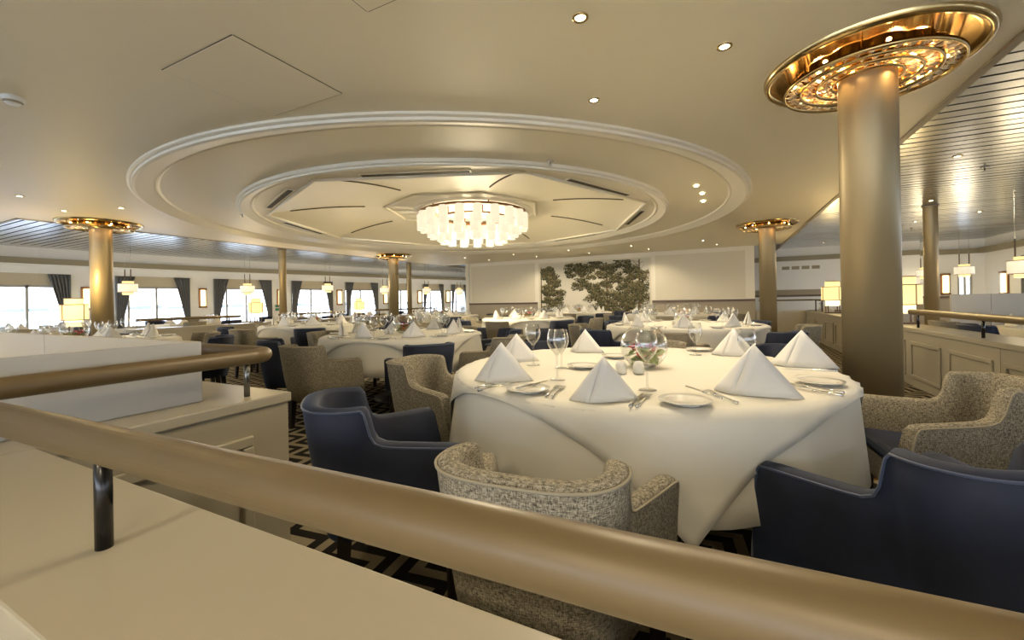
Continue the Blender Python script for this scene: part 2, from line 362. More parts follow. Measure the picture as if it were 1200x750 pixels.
def clump(cx, cz, rx, rz_, n, bias=0.0):
    for _ in range(n):
        a = rnd.random() * 2 * PI; q = math.sqrt(rnd.random()); x = cx + rx * q * math.cos(a); z = cz + rz_ * q * math.sin(a)
        up = (z - cz) / rz_ + rnd.uniform(-0.8, 0.8) + bias
        mi = 2 if up > 0.55 else (1 if up > -0.25 else 0)
        if rnd.random() < 0.05: mi = 4
        leaf(x, z, math.atan2(z - cz + 0.05, x - cx) + rnd.uniform(-0.9, 0.9), rnd.uniform(0.018, 0.045), rnd.uniform(0.007, 0.016), mi)
# small tree at the mural's edge
limb(-1.84, 0, -1.82, 1.85, 0.03, 0.015); limb(-1.5, 0, -1.55, 1.5, 0.03, 0.012); limb(-1.52, 0.7, -1.1, 1.0, 0.012, 0.006); limb(-1.54, 1.0, -1.2, 1.35, 0.012, 0.006)
for q in range(95):
    z = rnd.uniform(0.15, 1.85); hw = 0.22 + 0.60 * max(0.0, math.sin(PI * (1.95 - z) / 2.3)) ** 1.0
    clump(-1.82 + rnd.uniform(0.05, hw), z, rnd.uniform(0.08, 0.18), rnd.uniform(0.05, 0.11), 70)
# big tree
limb(0.52, 0, 0.50, 1.9, 0.045, 0.02); limb(0.51, 0.85, -0.35, 1.35, 0.018, 0.006); limb(0.51, 1.05, 1.15, 1.5, 0.018, 0.006); limb(0.5, 1.3, -0.3, 1.75, 0.014, 0.005)
limb(0.5, 1.0, 0.1, 1.1, 0.012, 0.005); limb(0.51, 0.7, 1.0, 0.95, 0.014, 0.005); limb(0.5, 1.45, 0.95, 1.9, 0.012, 0.005)
for q in range(270):
    a = rnd.random() * 2 * PI; rr = math.sqrt(rnd.random()); x = 0.52 + 1.18 * rr * math.cos(a); z = 1.12 + 0.98 * rr * math.sin(a)
    if x < 0.15 and z < 0.95: x += 0.35
    if x < -0.05 and 0.75 < z < 1.05: continue
    clump(x, z, rnd.uniform(0.08, 0.19), rnd.uniform(0.05, 0.10), 56, -0.1)
for q in range(40): clump(rnd.uniform(-0.9, -0.3), rnd.uniform(1.45, 1.9), 0.12, 0.05, 30)
# thin twigged tree at the other edge
limb(1.52, 0, 1.55, 1.95, 0.035, 0.02)
for q in range(46):
    z = rnd.uniform(0.3, 1.9); s_ = rnd.choice((-1, 1)); limb(1.53, z, 1.53 + s_ * rnd.uniform(0.15, 0.4), z + rnd.uniform(0.02, 0.3), 0.008, 0.003)
for q in range(60): clump(rnd.uniform(1.2, 1.85), rnd.uniform(0.2, 1.6), 0.12, 0.07, 32)
pr.build('tree_print', ['print_dark', 'print_olive', 'print_pale', 'print_trunk', 'print_rust'], mu)

# --- starboard parapet with panels and rail
def moulding_frame(parent, pts_fn, w=0.035, d=0.018):
    """rectangular picture-frame moulding; pts_fn(a, z, out) -> xyz"""
    pass
def panel_frame_u(parent, u, sgn, v0, v1, z0, z1, w=0.04, d=0.016, m='ledge'):
    x0, x1 = sorted((u, u + sgn * d))
    b = MB(); b.box(x0, x1, v0, v1, z1 - w, z1); b.box(x0, x1, v0, v1, z0, z0 + w); b.box(x0, x1, v0, v0 + w, z0 + w, z1 - w); b.box(x0, x1, v1 - w, v1, z0 + w, z1 - w)
    o = b.build('panel_moulding', m, parent); bev(o, 0.006); return o
wr = struct(MB().box(PR, PR + 0.34, 0.49, VB, 0, LEDGE - 0.05).build('wall_right', 'ledge'), 'cream panelled parapet with a ledge along the starboard terrace')
bev(MB().box(PR - 0.015, PR + 0.36, 0.49, VB + 0.3, LEDGE - 0.05, LEDGE).build('parapet_ledge', 'ledge', wr), 0.006)
v = 1.2
while v < 13:
    panel_frame_u(wr, PR, -1, v, v + 0.78, 0.1, LEDGE - 0.16); v += 0.95
MB().box(PR - 0.001, PR + 0.001, 4.9, 4.904, 0, LEDGE - 0.05).build('panel_gap', 'seam', wr)
wr2 = struct(MB().box(uR + 0.02, PR, VB, VB + 0.3, 0, LEDGE - 0.05).build('wall_front', 'ledge'), 'low cream parapet beside the far gold column')
MB().box(uR + 0.02, PR + 0.36, VB - 0.02, VB + 0.32, LEDGE - 0.05, LEDGE).build('parapet_ledge', 'ledge', wr2)
# --- window-side parapet
wl = struct(MB().box(PL - 0.34, PL, 3.9, VB, 0, LEDGE - 0.05).build('wall_left', 'ledge'), 'cream parapet in front of the window terrace')
MB().box(PL - 0.36, PL + 0.015, 3.9, VB, LEDGE - 0.05, LEDGE).build('parapet_ledge', 'ledge', wl)
# --- stair-side block and the near ledge
BU, BV = -1.86, 1.315
wn = struct(MB().box(-4.9, BU, -2.5, BV, 0, LEDGE - 0.045).build('wall_stair', 'ledge'), 'cream panelled half wall under the short brown handrail')
bev(MB().box(-4.9, BU + 0.012, -2.5, BV + 0.012, LEDGE - 0.045, LEDGE).build('wall_ledge', 'ledge', wn), 0.006)
panel_frame_u(wn, BU, 1, 0.50, 1.14, 0.05, 0.545, 0.045, 0.02)
wq = struct(MB().box(BU + 0.012, PR - 0.02, 0.215, 0.475, 0, LEDGE - 0.045).build('wall_near', 'ledge'), 'cream half wall carrying the long brown handrail')
bev(MB().box(BU + 0.012, PR - 0.02, 0.205, 0.487, LEDGE - 0.045, LEDGE).build('wall_ledge', 'ledge', wq), 0.004)
# white partition boards on the stair block
pb = thing('partition_screen', 'low white L-shaped partition board standing on the cream ledge', 'partition', (-2.04, 1.04, LEDGE))
bev(MB().box(-0.03, 0, -3.0, 0.0, 0, 0.262).build('partition_board', 'board', pb), 0.003)
MB().box(-2.8, -0.03, -0.03, 0.0, 0, 0.262).build('partition_board', 'board_warm', pb)
MB().box(-1.62, -1.617, -0.0305, -0.030, 0, 0.262).build('board_joint', 'seam', pb)

# --- far starboard walls
VF = 15.7
wf = struct(MB().box(uR - 2.0, 5.0, VF, VF + 0.12, 0, 2.75).build('wall_far', 'wall_white'), 'white far wall with ventilation grille')
MB().box(uR - 2.0, 5.0, VF - 0.08, VF, 2.2, 2.34).build('ceiling_beam', 'beam', wf)
MB().box(uR - 2.0, 5.0, VF - 0.06, VF, 1.14, 1.30).build('dado_band', 'taupe', wf)
MB().box(uR - 2.0, 5.0, VF - 0.08, VF, 1.08, 1.14).build('dado_rail', 'brown', wf)
g0 = atv(915, 319, VF); g1 = atv(962, 315, VF)
for k in range(4):
    a = g0[0] + (g1[0] - g0[0]) * k / 4; MB().box(a + 0.03, a + (g1[0] - g0[0]) / 4 - 0.03, VF - 0.012, VF, 1.93, 2.03).build('vent_grille', 'beam', wf)

# ---------------------------------------------------------------- window walls
def seg_hit(x, y, segs):
    r = ray(x, y)
    for (p, q) in segs:
        dx, dy = q[0] - p[0], q[1] - p[1]; det = r[0] * (-dy) + dx * r[1]
        if abs(det) < 1e-9: continue
        t_ = (p[0] * (-dy) + dx * p[1]) / det; s_ = (r[0] * p[1] - r[1] * p[0]) / det
        if t_ > 0 and -1e-6 <= s_ <= 1 + 1e-6: return s_, t_, (p, q)
    return None
def hbox(b, p, q, off0, off1, z0, z1, mi=0):
    """vertical slab from plan point p to q, between two offsets along the inward normal"""
    d = Vector((q[0] - p[0], q[1] - p[1], 0)).normalized(); n_ = Vector((d.y, -d.x, 0))
    P = [Vector((*p, 0)) + n_ * off0, Vector((*q, 0)) + n_ * off0, Vector((*q, 0)) + n_ * off1, Vector((*p, 0)) + n_ * off1]
    V = [(a.x, a.y, z0) for a in P] + [(a.x, a.y, z1) for a in P]
    return b.add(V, [(3, 2, 1, 0), (4, 5, 6, 7), (0, 1, 5, 4), (1, 2, 6, 5), (2, 3, 7, 6), (3, 0, 4, 7)], mi)
LPATH = [(-14.75, -9.0), (-14.75, 4.0), (-14.35, 7.5), (-13.65, 10.6), (-13.05, 14.0), (-11.7, 18.3)]
LSEG = list(zip(LPATH[:-1], LPATH[1:])); LCUM = [0]
for p, q in LSEG: LCUM.append(LCUM[-1] + math.dist(p, q))
def lpos(s):
    for i, (p, q) in enumerate(LSEG):
        if s <= LCUM[i + 1] or i == len(LSEG) - 1:
            f_ = (s - LCUM[i]) / (LCUM[i + 1] - LCUM[i]); return (p[0] + (q[0] - p[0]) * f_, p[1] + (q[1] - p[1]) * f_)
def lpx(x):
    s_, t_, sg = seg_hit(x, 345, LSEG); i = LSEG.index(sg); return LCUM[i] + s_ * (LCUM[i + 1] - LCUM[i])
def between(a, b_):
    """plan points from a to b along the window wall, including corners"""
    return [lpos(a)] + [LPATH[i] for i in range(1, len(LPATH) - 1) if a + 1e-6 < LCUM[i] < b_ - 1e-6] + [lpos(b_)]
Z_SILL, Z_TOP = 0.55, 1.98
wins = []   # (start, end, mullions) in wall length
for x0, x1, ms in ((-1, 83, (32,)), (135, 222, (151, 184)), (250, 318, (266, 289)), (341, 389, (348, 365)), (404, 442, (411, 423)), (455, 481, (470,)), (495, 519, (505,)), (528, 547, (535,))):
    if x0 == -1: x0 = 1
    wins.append([lpx(x0), lpx(x1), [lpx(m_) for m_ in ms]])
pitch0 = wins[1][0] - wins[0][1]; w0 = wins[1][1] - wins[1][0]
wins[0][0] = wins[0][1] - w0; wins[0][2] = [wins[0][2][0] - 0.9, wins[0][2][0]]
s_ = wins[0][0]
while s_ - pitch0 - w0 > 0.3:
    e_ = s_ - pitch0; wins.insert(0, [e_ - w0, e_, [e_ - w0 * 0.35, e_ - w0 * 0.65]]); s_ = e_ - w0
wlo = struct(bpy.data.objects.new('wall_window', None), 'white hull wall with large curtained windows'); COL.objects.link(wlo)
edges = [0.0]
for w_ in wins: edges += [w_[0], w_[1]]
edges.append(LCUM[-1])
def strip(name, m_, a, c, o0, o1, z0, z1, parent=wlo):
    P = between(a, c); b = MB()
    for p, q in zip(P[:-1], P[1:]): hbox(b, p, q, o0, o1, z0, z1)
    return b.build(name, m_, parent)
for i in range(0, len(edges), 2): strip('wall_pier', 'wall_white', edges[i], edges[i + 1], -0.12, 0, 0, 2.75)
for p, q in LSEG: 
    b = MB(); hbox(b, p, q, 0.0, 0.16, 2.2, 2.34); b.build('ceiling_beam', 'beam', wlo)
    b = MB(); hbox(b, p, q, 0.0, 0.10, 2.16, 2.2); b.build('cornice', 'wall_white', wlo)
def curtain(s0, s1, tie_side, parent):
    """pleated drape hanging from z 1.96, gathered towards tie_side as it falls"""
    n_, k = 36, 9; V = []
    for j in range(k + 1):
        f_ = j / k; z = 1.97 - f_ * 1.40; g = 1 - 0.62 * min(1, f_ / 0.8) ** 0.9
        for i in range(n_ + 1):
            q = i / n_
            s = (s1 - (s1 - s0) * (1 - q) * g) if tie_side > 0 else (s0 + (s1 - s0) * q * g)
            p = lpos(s); p2 = lpos(s + 0.01); d = Vector((p2[0] - p[0], p2[1] - p[1], 0)).normalized(); nn = Vector((d.y, -d.x, 0))
            o = 0.07 + 0.03 * math.sin(q * 2 * PI * 5.5 + 0.6 * math.sin(f_ * 3)); V.append((p[0] + nn.x * o, p[1] + nn.y * o, z))
    b = MB().add(V, [(j * (n_ + 1) + i, j * (n_ + 1) + i + 1, (j + 1) * (n_ + 1) + i + 1, (j + 1) * (n_ + 1) + i) for j in range(k) for i in range(n_)])
    o = b.build('curtain', 'curtain', parent, True); md = o.modifiers.new('solid', 'SOLIDIFY'); md.thickness = 0.006
    return o
for wi, (a, c, ms) in enumerate(wins):
    strip('wall_sill', 'wall_white', a, c, -0.12, 0, 0, Z_SILL); strip('wall_head', 'wall_white', a, c, -0.12, 0, Z_TOP, 2.75)
    wroot = struct(bpy.data.objects.new('window_%d' % (wi + 1), None), 'tall window with grey mullions onto the sea'); COL.objects.link(wroot)
    fw = 0.05
    for q in [a + fw / 2, c - fw / 2] + ms: strip('mullion', 'frame_grey', q - fw / 2, q + fw / 2, -0.09, -0.02, Z_SILL, Z_TOP, wroot)
    strip('window_frame', 'frame_grey', a, c, -0.09, -0.02, 1.64, 1.70, wroot); strip('window_frame', 'frame_grey', a, c, -0.09, -0.0, Z_SILL, Z_SILL + 0.05, wroot)
    strip('window_blind', 'blind', a + 0.03, c - 0.03, -0.055, -0.01, 1.70, Z_TOP, wroot)
    cuts = sorted([a + fw] + ms + [c - fw])
    for g0_, g1_ in zip(cuts[:-1], cuts[1:]): strip('window_pane', 'pane', g0_ + 0.02, g1_ - 0.02, -0.06, -0.055, Z_SILL + 0.05, 1.64, wroot)
    cw = min(0.62, (c - a) * 0.24)
    near = a < lpx(260)
    for s0_, s1_, sd in ((a + 0.01, a + cw, -1), (c - cw, c - 0.01, 1)):
        cu = curtain(s0_, s1_, sd, None)
        tag(cu, 'charcoal pleated curtain tied back at a sea window of the hull wall', 'curtain', 'charcoal curtains along the window wall')
# starboard hull wall with rounded windows
RU = 6.5; RVB = 16.2
wsr = struct(bpy.data.objects.new('wall_starboard', None), 'white starboard wall with round-cornered windows'); COL.objects.link(wsr)
def rwall(name, m_, x0, x1, y0, y1, z0, z1): return MB().box(x0, x1, y0, y1, z0, z1).build(name, m_, wsr)
rw = []
v = -7.6
while v < 14.8: rw.append((v, v + 1.35)); v += 2.55
vv_ = -9.0
for a, c in rw:
    rwall('wall_pier', 'wall_white', RU, RU + 0.12, vv_, a, 0, 2.75); rwall('wall_sill', 'wall_white', RU, RU + 0.12, a, c, 0, 0.62); rwall('wall_head', 'wall_white', RU, RU + 0.12, a, c, 1.72, 2.75); vv_ = c
rwall('wall_pier', 'wall_white', RU, RU + 0.12, vv_, RVB, 0, 2.75)
rwall('ceiling_beam', 'beam', RU - 0.16, RU, -9, RVB, 2.2, 2.34)
for wi, (a, c) in enumerate(rw):
    wroot = struct(bpy.data.objects.new('window_%d' % (len(wins) + wi + 1), None), 'round-cornered starboard window'); COL.objects.link(wroot)
    # rounded frame ring
    pts = []; rr = 0.22
    for (cx, cz, a0) in ((c - rr, 1.72 - rr, 0), (a + rr, 1.72 - rr, 90), (a + rr, 0.62 + rr, 180), (c - rr, 0.62 + rr, 270)):
        for k in range(7):
            th = math.radians(a0 + k * 15); pts.append((RU + 0.02, cx + rr * math.cos(th), cz + rr * math.sin(th)))
    MB().tube(pts + [pts[0]], 0.035, 6, caps=False).build('window_frame', 'taupe', wroot, True)
    n_ = len(pts); outer = [(RU + 0.03, a, 0.62), (RU + 0.03, c, 0.62), (RU + 0.03, c, 1.72), (RU + 0.03, a, 1.72)]
    for ci, (cx, cz) in enumerate(((c, 1.72), (a, 1.72), (a, 0.62), (c, 0.62))):
        arc = pts[ci * 7:ci * 7 + 7]; MB().add([(RU + 0.02, cx, cz)] + arc, [(0, k + 1, k + 2) for k in range(6)]).build('window_corner', 'wall_white', wroot)
    MB().box(RU + 0.0, RU + 0.05, (a + c) / 2 - 0.025, (a + c) / 2 + 0.025, 0.62, 1.72).build('mullion', 'frame_grey', wroot)
    for g0_, g1_ in ((a, (a + c) / 2 - 0.03), ((a + c) / 2 + 0.03, c)): MB().box(RU + 0.03, RU + 0.034, g0_, g1_, 0.62, 1.72).build('window_pane', 'pane', wroot)
# far starboard cross wall with one window
cwl, cwr = 5.0, RU + 0.12
w1 = (atv(1122, 330, RVB)[0], atv(1140, 330, RVB)[0])
fx = [(cwl, w1[0], 0, 2.75), (w1[1], cwr, 0, 2.75), (w1[0], w1[1], 0, 0.62), (w1[0], w1[1], 1.75, 2.75)]
for q in fx: rwall('wall_far_piece', 'wall_white', q[0], q[1], RVB, RVB + 0.12, q[2], q[3])
rwall('wall_return', 'wall_white', cwl - 0.1, cwl + 0.001, VF + 0.06, RVB + 0.12, 0, 2.74); rwall('ceiling_beam', 'beam', cwl, RU, RVB - 0.1, RVB, 2.2, 2.34)
wroot = struct(bpy.data.objects.new('window_%d' % (len(wins) + len(rw) + 1), None), 'narrow window in the far starboard wall'); COL.objects.link(wroot)
MB().box(w1[0], w1[1], RVB + 0.05, RVB + 0.055, 0.62, 1.75).build('window_pane', 'pane', wroot)
for q in (w1[0], (w1[0] + w1[1]) / 2 - 0.02, w1[1] - 0.05): MB().box(q, q + 0.05, RVB + 0.02, RVB + 0.08, 0.62, 1.75).build('mullion', 'frame_grey', wroot)
# window-side end wall beyond the mural wall
struct(MB().box(-12.2, uL - 0.05, 18.2, 18.32, 0, 2.75).build('wall_end', 'wall_white'), 'white end wall of the window terrace')
struct(MB().box(uL - 0.1, uL, VB + 0.12, 18.3, 0, 2.75).build('wall_return_left', 'wall_white'), 'white return wall beside the mural wall')
struct(MB().box(uR - 2.1, uR - 2.0, VB + 0.12, VF, 0, 2.75).build('wall_return_right', 'wall_white'), 'white return wall behind the mural wall')
# unseen open front behind the viewer, added to let sky light in
wa = struct(bpy.data.objects.new('wall_aft_open', None), 'added open aft front with slim mullions, letting in sky light'); COL.objects.link(wa)
MB().box(-16, 8, -9.1, -9.0, 0, 0.4).build('wall_sill', 'wall_white', wa); MB().box(-16, 8, -9.1, -9.0, 2.3, 3.0).build('wall_head', 'wall_white', wa)
for k in range(16): MB().box(-15.6 + k * 1.5, -15.5 + k * 1.5, -9.1, -9.0, 0.4, 2.3).build('mullion', 'frame_grey', wa)
# sea and a low far shore
se = MB().poly([(-9000, -9000, -14), (9000, -9000, -14), (9000, 9000, -14), (-9000, 9000, -14)]).build('sea', 'sea'); struct(se, 'pale calm sea outside the windows')
rn = random.Random(5); b = MB(); pts = [(-4200, -4000 + i * 80, 0) for i in range(140)]
hs = [6 + 9 * rn.random() for _ in pts]
b.add([(x, y, -14) for x, y, _ in pts] + [(x, y, -14 + h * 2.2) for (x, y, _), h in zip(pts, hs)] + [(x - 300, y, -14) for x, y, _ in pts],
      [(i, i + 1, len(pts) + i + 1, len(pts) + i) for i in range(len(pts) - 1)] + [(len(pts) + i, len(pts) + i + 1, 2 * len(pts) + i + 1, 2 * len(pts) + i) for i in range(len(pts) - 1)])
tag(b.build('far_shore', 'curtain'), 'low dark shoreline on the sea horizon', 'shore', kind='structure')

# ================================================================== COLUMNS WITH CRYSTAL CROWNS
def make_column():
    root = thing('gold_column', '', 'column')
    MB().lathe([(0.0, 0), (0.148, 0), (0.148, 2.50)], 40).build('shaft', 'column', root, True)
    MB().lathe([(0.164, 0), (0.164, 0.06), (0.148, 0.07)], 40).build('base_ring', 'gold', root, True)
    cr_ = bpy.data.objects.new('crystal_crown', None)
    z = CZ
    dish = MB().lathe([(0.0, z - 0.004), (0.48, z - 0.004), (0.50, z - 0.012), (0.525, z - 0.02)], 64).build('ceiling_dish', 'gold', root, True)
    MB().lathe([(0.515, z - 0.004), (0.52, z - 0.035), (0.545, z - 0.035), (0.555, z - 0.012), (0.558, z)], 64).build('dish_rim', 'gold_rim', dish, True)
    drum = MB()
    n_ = 96; prof = [(z - 0.006), (z - 0.075)]
    V = [((0.34 + 0.025 * abs(math.sin(6 * 2 * PI * i / n_ / 1.0))) * math.cos(2 * PI * i / n_), (0.34 + 0.025 * abs(math.sin(6 * 2 * PI * i / n_))) * math.sin(2 * PI * i / n_), q) for q in prof for i in range(n_)]
    drum.add(V, [(i, (i + 1) % n_, n_ + (i + 1) % n_, n_ + i) for i in range(n_)]).build('scalloped_drum', 'gold', root, True)
    for k in range(8):
        a = 2 * PI * k / 8 + 0.2; MB().tube([(0.40 * math.cos(a), 0.40 * math.sin(a), z - 0.005), (0.40 * math.cos(a), 0.40 * math.sin(a), z - 0.085)], 0.005, 6).build('hanger_rod', 'gold', root)
    rings = []
    for r_ in (0.435, 0.345, 0.26, 0.175):
        zz_ = z - 0.098 + (0.435 - r_) * 0.03
        MB().lathe([(r_ - 0.006, zz_ + 0.008), (r_ - 0.006, zz_ - 0.016), (r_ + 0.006, zz_ - 0.016), (r_ + 0.006, zz_ + 0.008), (r_ - 0.006, zz_ + 0.008)], 64).build('crown_ring', 'gold_rim', root, True); rings.append((r_, zz_))
    # faceted crystal drop
    c0 = MB(); L, w, h = 0.043, 0.020, 0.014
    c0.add([(-L, 0, 0), (L, 0, 0), (0, w, h * 0.3), (0, -w, h * 0.3), (0, 0, -h), (0, 0, h), (L * 0.5, 0, -h * 0.9), (-L * 0.5, 0, -h * 0.9)],
           [(0, 3, 7), (0, 7, 2), (7, 3, 4), (7, 4, 2), (4, 3, 6), (4, 6, 2), (6, 3, 1), (6, 1, 2), (0, 2, 5), (0, 5, 3), (1, 5, 2), (1, 3, 5)])
    cme = c0.mesh('crystal'); cme.materials.append(MATS['crystal'])
    for (ra, za), (rb, zb), cnt in ((rings[0], rings[1], 40), (rings[1], rings[2], 32), (rings[2], rings[3], 24)):
        for i in range(cnt):
            a = 2 * PI * i / cnt; rm = (ra + rb) / 2
            o = link('crystal', cme, None, root, (rm * math.cos(a), rm * math.sin(a), (za + zb) / 2 + 0.004)); o.rotation_euler = (random.uniform(-0.2, 0.2), random.uniform(-0.1, 0.1), a + 0.35)
    bm_ = MB().lathe([(0.0, 0.012), (0.010, 0.006), (0.012, 0), (0.008, -0.008), (0, -0.012)], 10).mesh('bulb', True); bm_.materials.append(MATS['bulb_gold'])
    for i in range(8):
        a = 2 * PI * i / 8 + 0.5; link('bulb', bm_, None, root, (0.375 * math.cos(a), 0.375 * math.sin(a), z - 0.05))
    for i in range(4):
        a = 2 * PI * i / 4 + 0.5; l = bpy.data.lights.new('crown_light', 'POINT'); l.energy = 1.8; l.color = (1, 0.66, 0.28); l.shadow_soft_size = 0.02
        add_light(l, 'crown_light', root, (0.27 * math.cos(a), 0.27 * math.sin(a), z - 0.045))
    bpy.data.objects.remove(cr_)
    return root
colp = Proto(make_column())
for (u, v_), lb in zip(((0.84, 3.38), (0.83, 9.82), (-9.45, 3.3), (-8.92, 9.85)),
        ('thick gold-bronze column with crystal crown beside the large set table', 'gold-bronze column with crystal crown in front of the low far parapet',
         'gold-bronze column with crystal crown behind the white partition board', 'gold-bronze column with crystal crown rising beyond the window-side tables')):
    colp.get((u, v_, 0), 0.3, lb)
def slim(loc, lb):
    r_ = thing('slim_column', lb, 'column', (loc[0], loc[1], 0)); MB().lathe([(0, 0), (0.095, 0), (0.095, SZ)], 28).build('shaft', 'column', r_, True)
    MB().lathe([(0.11, SZ - 0.02), (0.11, SZ), (0.095, SZ)], 28).build('collar', 'taupe', r_, True)
slim((-10.62, 7.42), 'slim taupe column on the window terrace beside the green exit sign'); slim((-10.9, 12.9), 'slim taupe column on the window terrace near the end wall')
slim((3.2, 9.6), 'slim bronze column on the starboard terrace beside a hanging lamp')

# ================================================================== HANDRAILS
def smooth_corner(a, c, e, r, n_=8):
    a, c, e = Vector(a), Vector(c), Vector(e); d1 = (a - c).normalized(); d2 = (e - c).normalized()
    p0, p1 = c + d1 * r, c + d2 * r
    return [tuple((1 - t_) ** 2 * p0 + 2 * (1 - t_) * t_ * c + t_ ** 2 * p1) for t_ in [i / n_ for i in range(n_ + 1)]]
RR = 0.034; RZ = 0.88
def rail(name, label, pts, posts, r=RR, pm='black_metal', base=LEDGE, group=None):
    root = thing(name, label, 'handrail', (posts[0][0], posts[0][1], base), group=group); o = Vector((posts[0][0], posts[0][1], base))
    MB().tube([tuple(Vector(p) - o) for p in pts], r, 28).build('grip', 'rail', root, True)
    for p in posts:
        q = Vector((p[0], p[1], 0)) - Vector((o.x, o.y, 0))
        MB().tube([(q.x, q.y, 0), (q.x, q.y, pts[0][2] - base)], 0.0125, 16).build('post', pm, root, True)
    return root
RV = 0.338
rail('handrail', 'long thick brown handrail on a black post crossing in front of the large set table', [(-1.89, 0.303, RZ), (2.0, 0.433, RZ)], [(-0.965, 0.334), (1.3, 0.41)], r=0.032)
rail('handrail', 'short brown handrail curving round the white partition board', [(-1.93, -2.0, RZ), (-1.93, 0.6, RZ)] + smooth_corner((-1.93, 0.6, RZ), (-1.93, 1.30, RZ), (-4.0, 1.30, RZ), 0.13) + [(-4.6, 1.30, RZ)], [(-1.945, 1.175), (-1.945, -0.6)], pm='steel_post')
rail('handrail', 'straight brown handrail on black posts along the starboard parapet', [(2.12, 6.95, 0.885), (2.12, 0.6, 0.885)], [(2.12, 6.74), (2.05 + 0.06, 5.3), (2.11, 3.8), (2.11, 2.2)], r=0.034, pm='black_metal')
rail('handrail', 'dark handrail along the far end of the starboard parapet', [(uR + 0.1, VB + 0.15, 0.99), (1.9, VB + 0.15, 0.99)] + smooth_corner((1.0, VB + 0.15, 0.99), (2.22, VB + 0.15, 0.99), (2.22, 9.0, 0.99), 0.25) + [(2.22, 12.6, 0.99)], [(uR + 0.5, VB + 0.15), (2.2, VB - 0.4), (2.22, 12.75)], r=0.022, pm='black_metal')
rail('handrail', 'handrail on the window-side parapet by the white partition side', [(-10.05, 4.0, 0.87), (-10.05, 5.95, 0.87)], [(-10.05, 5.7), (-10.05, 4.2)], r=0.03)
rail('handrail', 'handrail on the window-side parapet beyond the slim column', [(-10.05, 6.9, 0.87), (-10.05, 9.0, 0.87)], [(-10.05, 7.1), (-10.05, 8.8)], r=0.028)
rail('handrail', 'handrail on the window-side parapet nearest the mural wall', [(-10.05, 10.2, 0.89), (-10.05, 13.5, 0.89)], [(-10.05, 10.4), (-10.05, 12.9)], r=0.028)

# ================================================================== LAMPS
# main chandelier
ch = thing('chandelier', 'large tiered ring chandelier of white opal glass cylinders', 'chandelier', (CU + 0.12, CV + 0.1, 2.15))
zc = 2.15
MB().lathe([(0.93, 0.585), (0.93, 0.61), (0.99, 0.61), (0.99, 0.585), (0.93, 0.585)], 64).build('top_ring', 'bronze', ch, True)
MB().lathe([(0.60, 0.50), (0.60, 0.525), (0.65, 0.525), (0.65, 0.50), (0.60, 0.50)], 48).build('inner_ring', 'bronze', ch, True)
MB().lathe([(0.0, 0.64), (1.08, 0.64), (1.08, 0.65), (0, 0.65)], 64).build('ceiling_plate', 'ceiling_white', ch)
for k in range(6):
    a = 2 * PI * k / 6 + 0.3; MB().tube([(0.96 * math.cos(a), 0.96 * math.sin(a), 0.60), (0.96 * math.cos(a), 0.96 * math.sin(a), 0.645)], 0.012, 8).build('hanger_rod', 'bronze', ch)
    MB().tube([(0.62 * math.cos(a), 0.62 * math.sin(a), 0.52), (0.62 * math.cos(a), 0.62 * math.sin(a), 0.645)], 0.012, 8).build('hanger_rod', 'bronze', ch)
cyl = MB().lathe([(0.0, 0.30), (0.062, 0.30), (0.078, 0.285), (0.078, 0.0), (0.070, 0.0), (0.070, 0.27)], 24).mesh('opal_cylinder', True); cyl.materials.append(MATS['opal'])
for r_, z_, n_, ph in ((0.95, 0.28, 20, 0.0), (0.77, 0.15, 17, 0.12), (0.56, 0.05, 13, 0.05)):
    for i in range(n_):
        a = 2 * PI * i / n_ + ph; link('opal_cylinder', cyl, None, ch, (r_ * math.cos(a), r_ * math.sin(a), z_))
l = bpy.data.lights.new('chandelier_light', 'POINT'); l.energy = BIG_W; l.color = (1, 0.84, 0.56); l.shadow_soft_size = 0.35; add_light(l, 'chandelier_light', ch, (0, 0, -0.25))

# recessed downlights
def make_down(name='downlight'):
    root = thing(name, '', 'downlight')
    MB().lathe([(0.042, 0.004), (0.042, -0.004), (0.028, -0.004), (0.026, 0.004)], 24).build('trim_ring', 'gold_rim', root, True)
    MB().lathe([(0.0, -0.001), (0.026, -0.001)], 20).build('lens', 'bulb', root)
    return root
dp = Proto(make_down())
beam = spot((0, 0, 0), DOWN_W); beam_landing_fill = spot((0, 0, 0), DOWN_W * 1.9)  # second, stronger beam is added fill over the landing
def down(u, v_, label, group, w=True, z=CZ, en=None):
    d = dp.get((u, v_, z - 0.003), 0, label, group)
    if w:
        bo = bpy.data.objects.new('downlight_beam', beam_landing_fill if v_ < 0 else beam); COL.objects.link(bo); bo.parent = d; bo.location = (0, 0, -0.02)
for p in ((680, 20), (849, 54), (696, 117)): down(*atz(*p, CZ), 'small bright recessed downlight in the cream ceiling above the large table', 'downlights above the large table')
for p in ((816, 218), (823, 227), (824, 236)): down(*atz(*p, CZ), 'recessed downlight in the round ceiling tray beside the far gold column', 'downlights in the round tray')
for p in ((23, 229.5), (75, 247), (142, 243.5)): down(*atz(*p, CZ), 'recessed downlight in the cream ceiling around the column behind the partition', 'downlights near the partition column')
for u in (-7.6, -5.8, -4.0, -2.2, -0.4): 
    for v_ in (11.8, 12.9): down(u + (0.3 if v_ > 12 else 0), v_, 'tiny recessed downlight in the cream ceiling in front of the mural wall', 'downlights in front of the mural wall', w=(v_ < 12 or u in (-4.0, -2.2, -5.8)))
for u, v_ in ((-0.9, -1.9), (0.8, -1.7), (-0.9, -3.6), (0.8, -3.6), (2.6, -2.6), (4.4, -2.6), (-0.9, -5.4), (0.8, -5.4), (-6, -0.6), (-5, -4), (-9, -2)): down(u, v_, 'added fill downlight out of view over the near landing', 'added fill lights over the landing')  # out-of-view lamps added to brighten the near ceiling by bounce
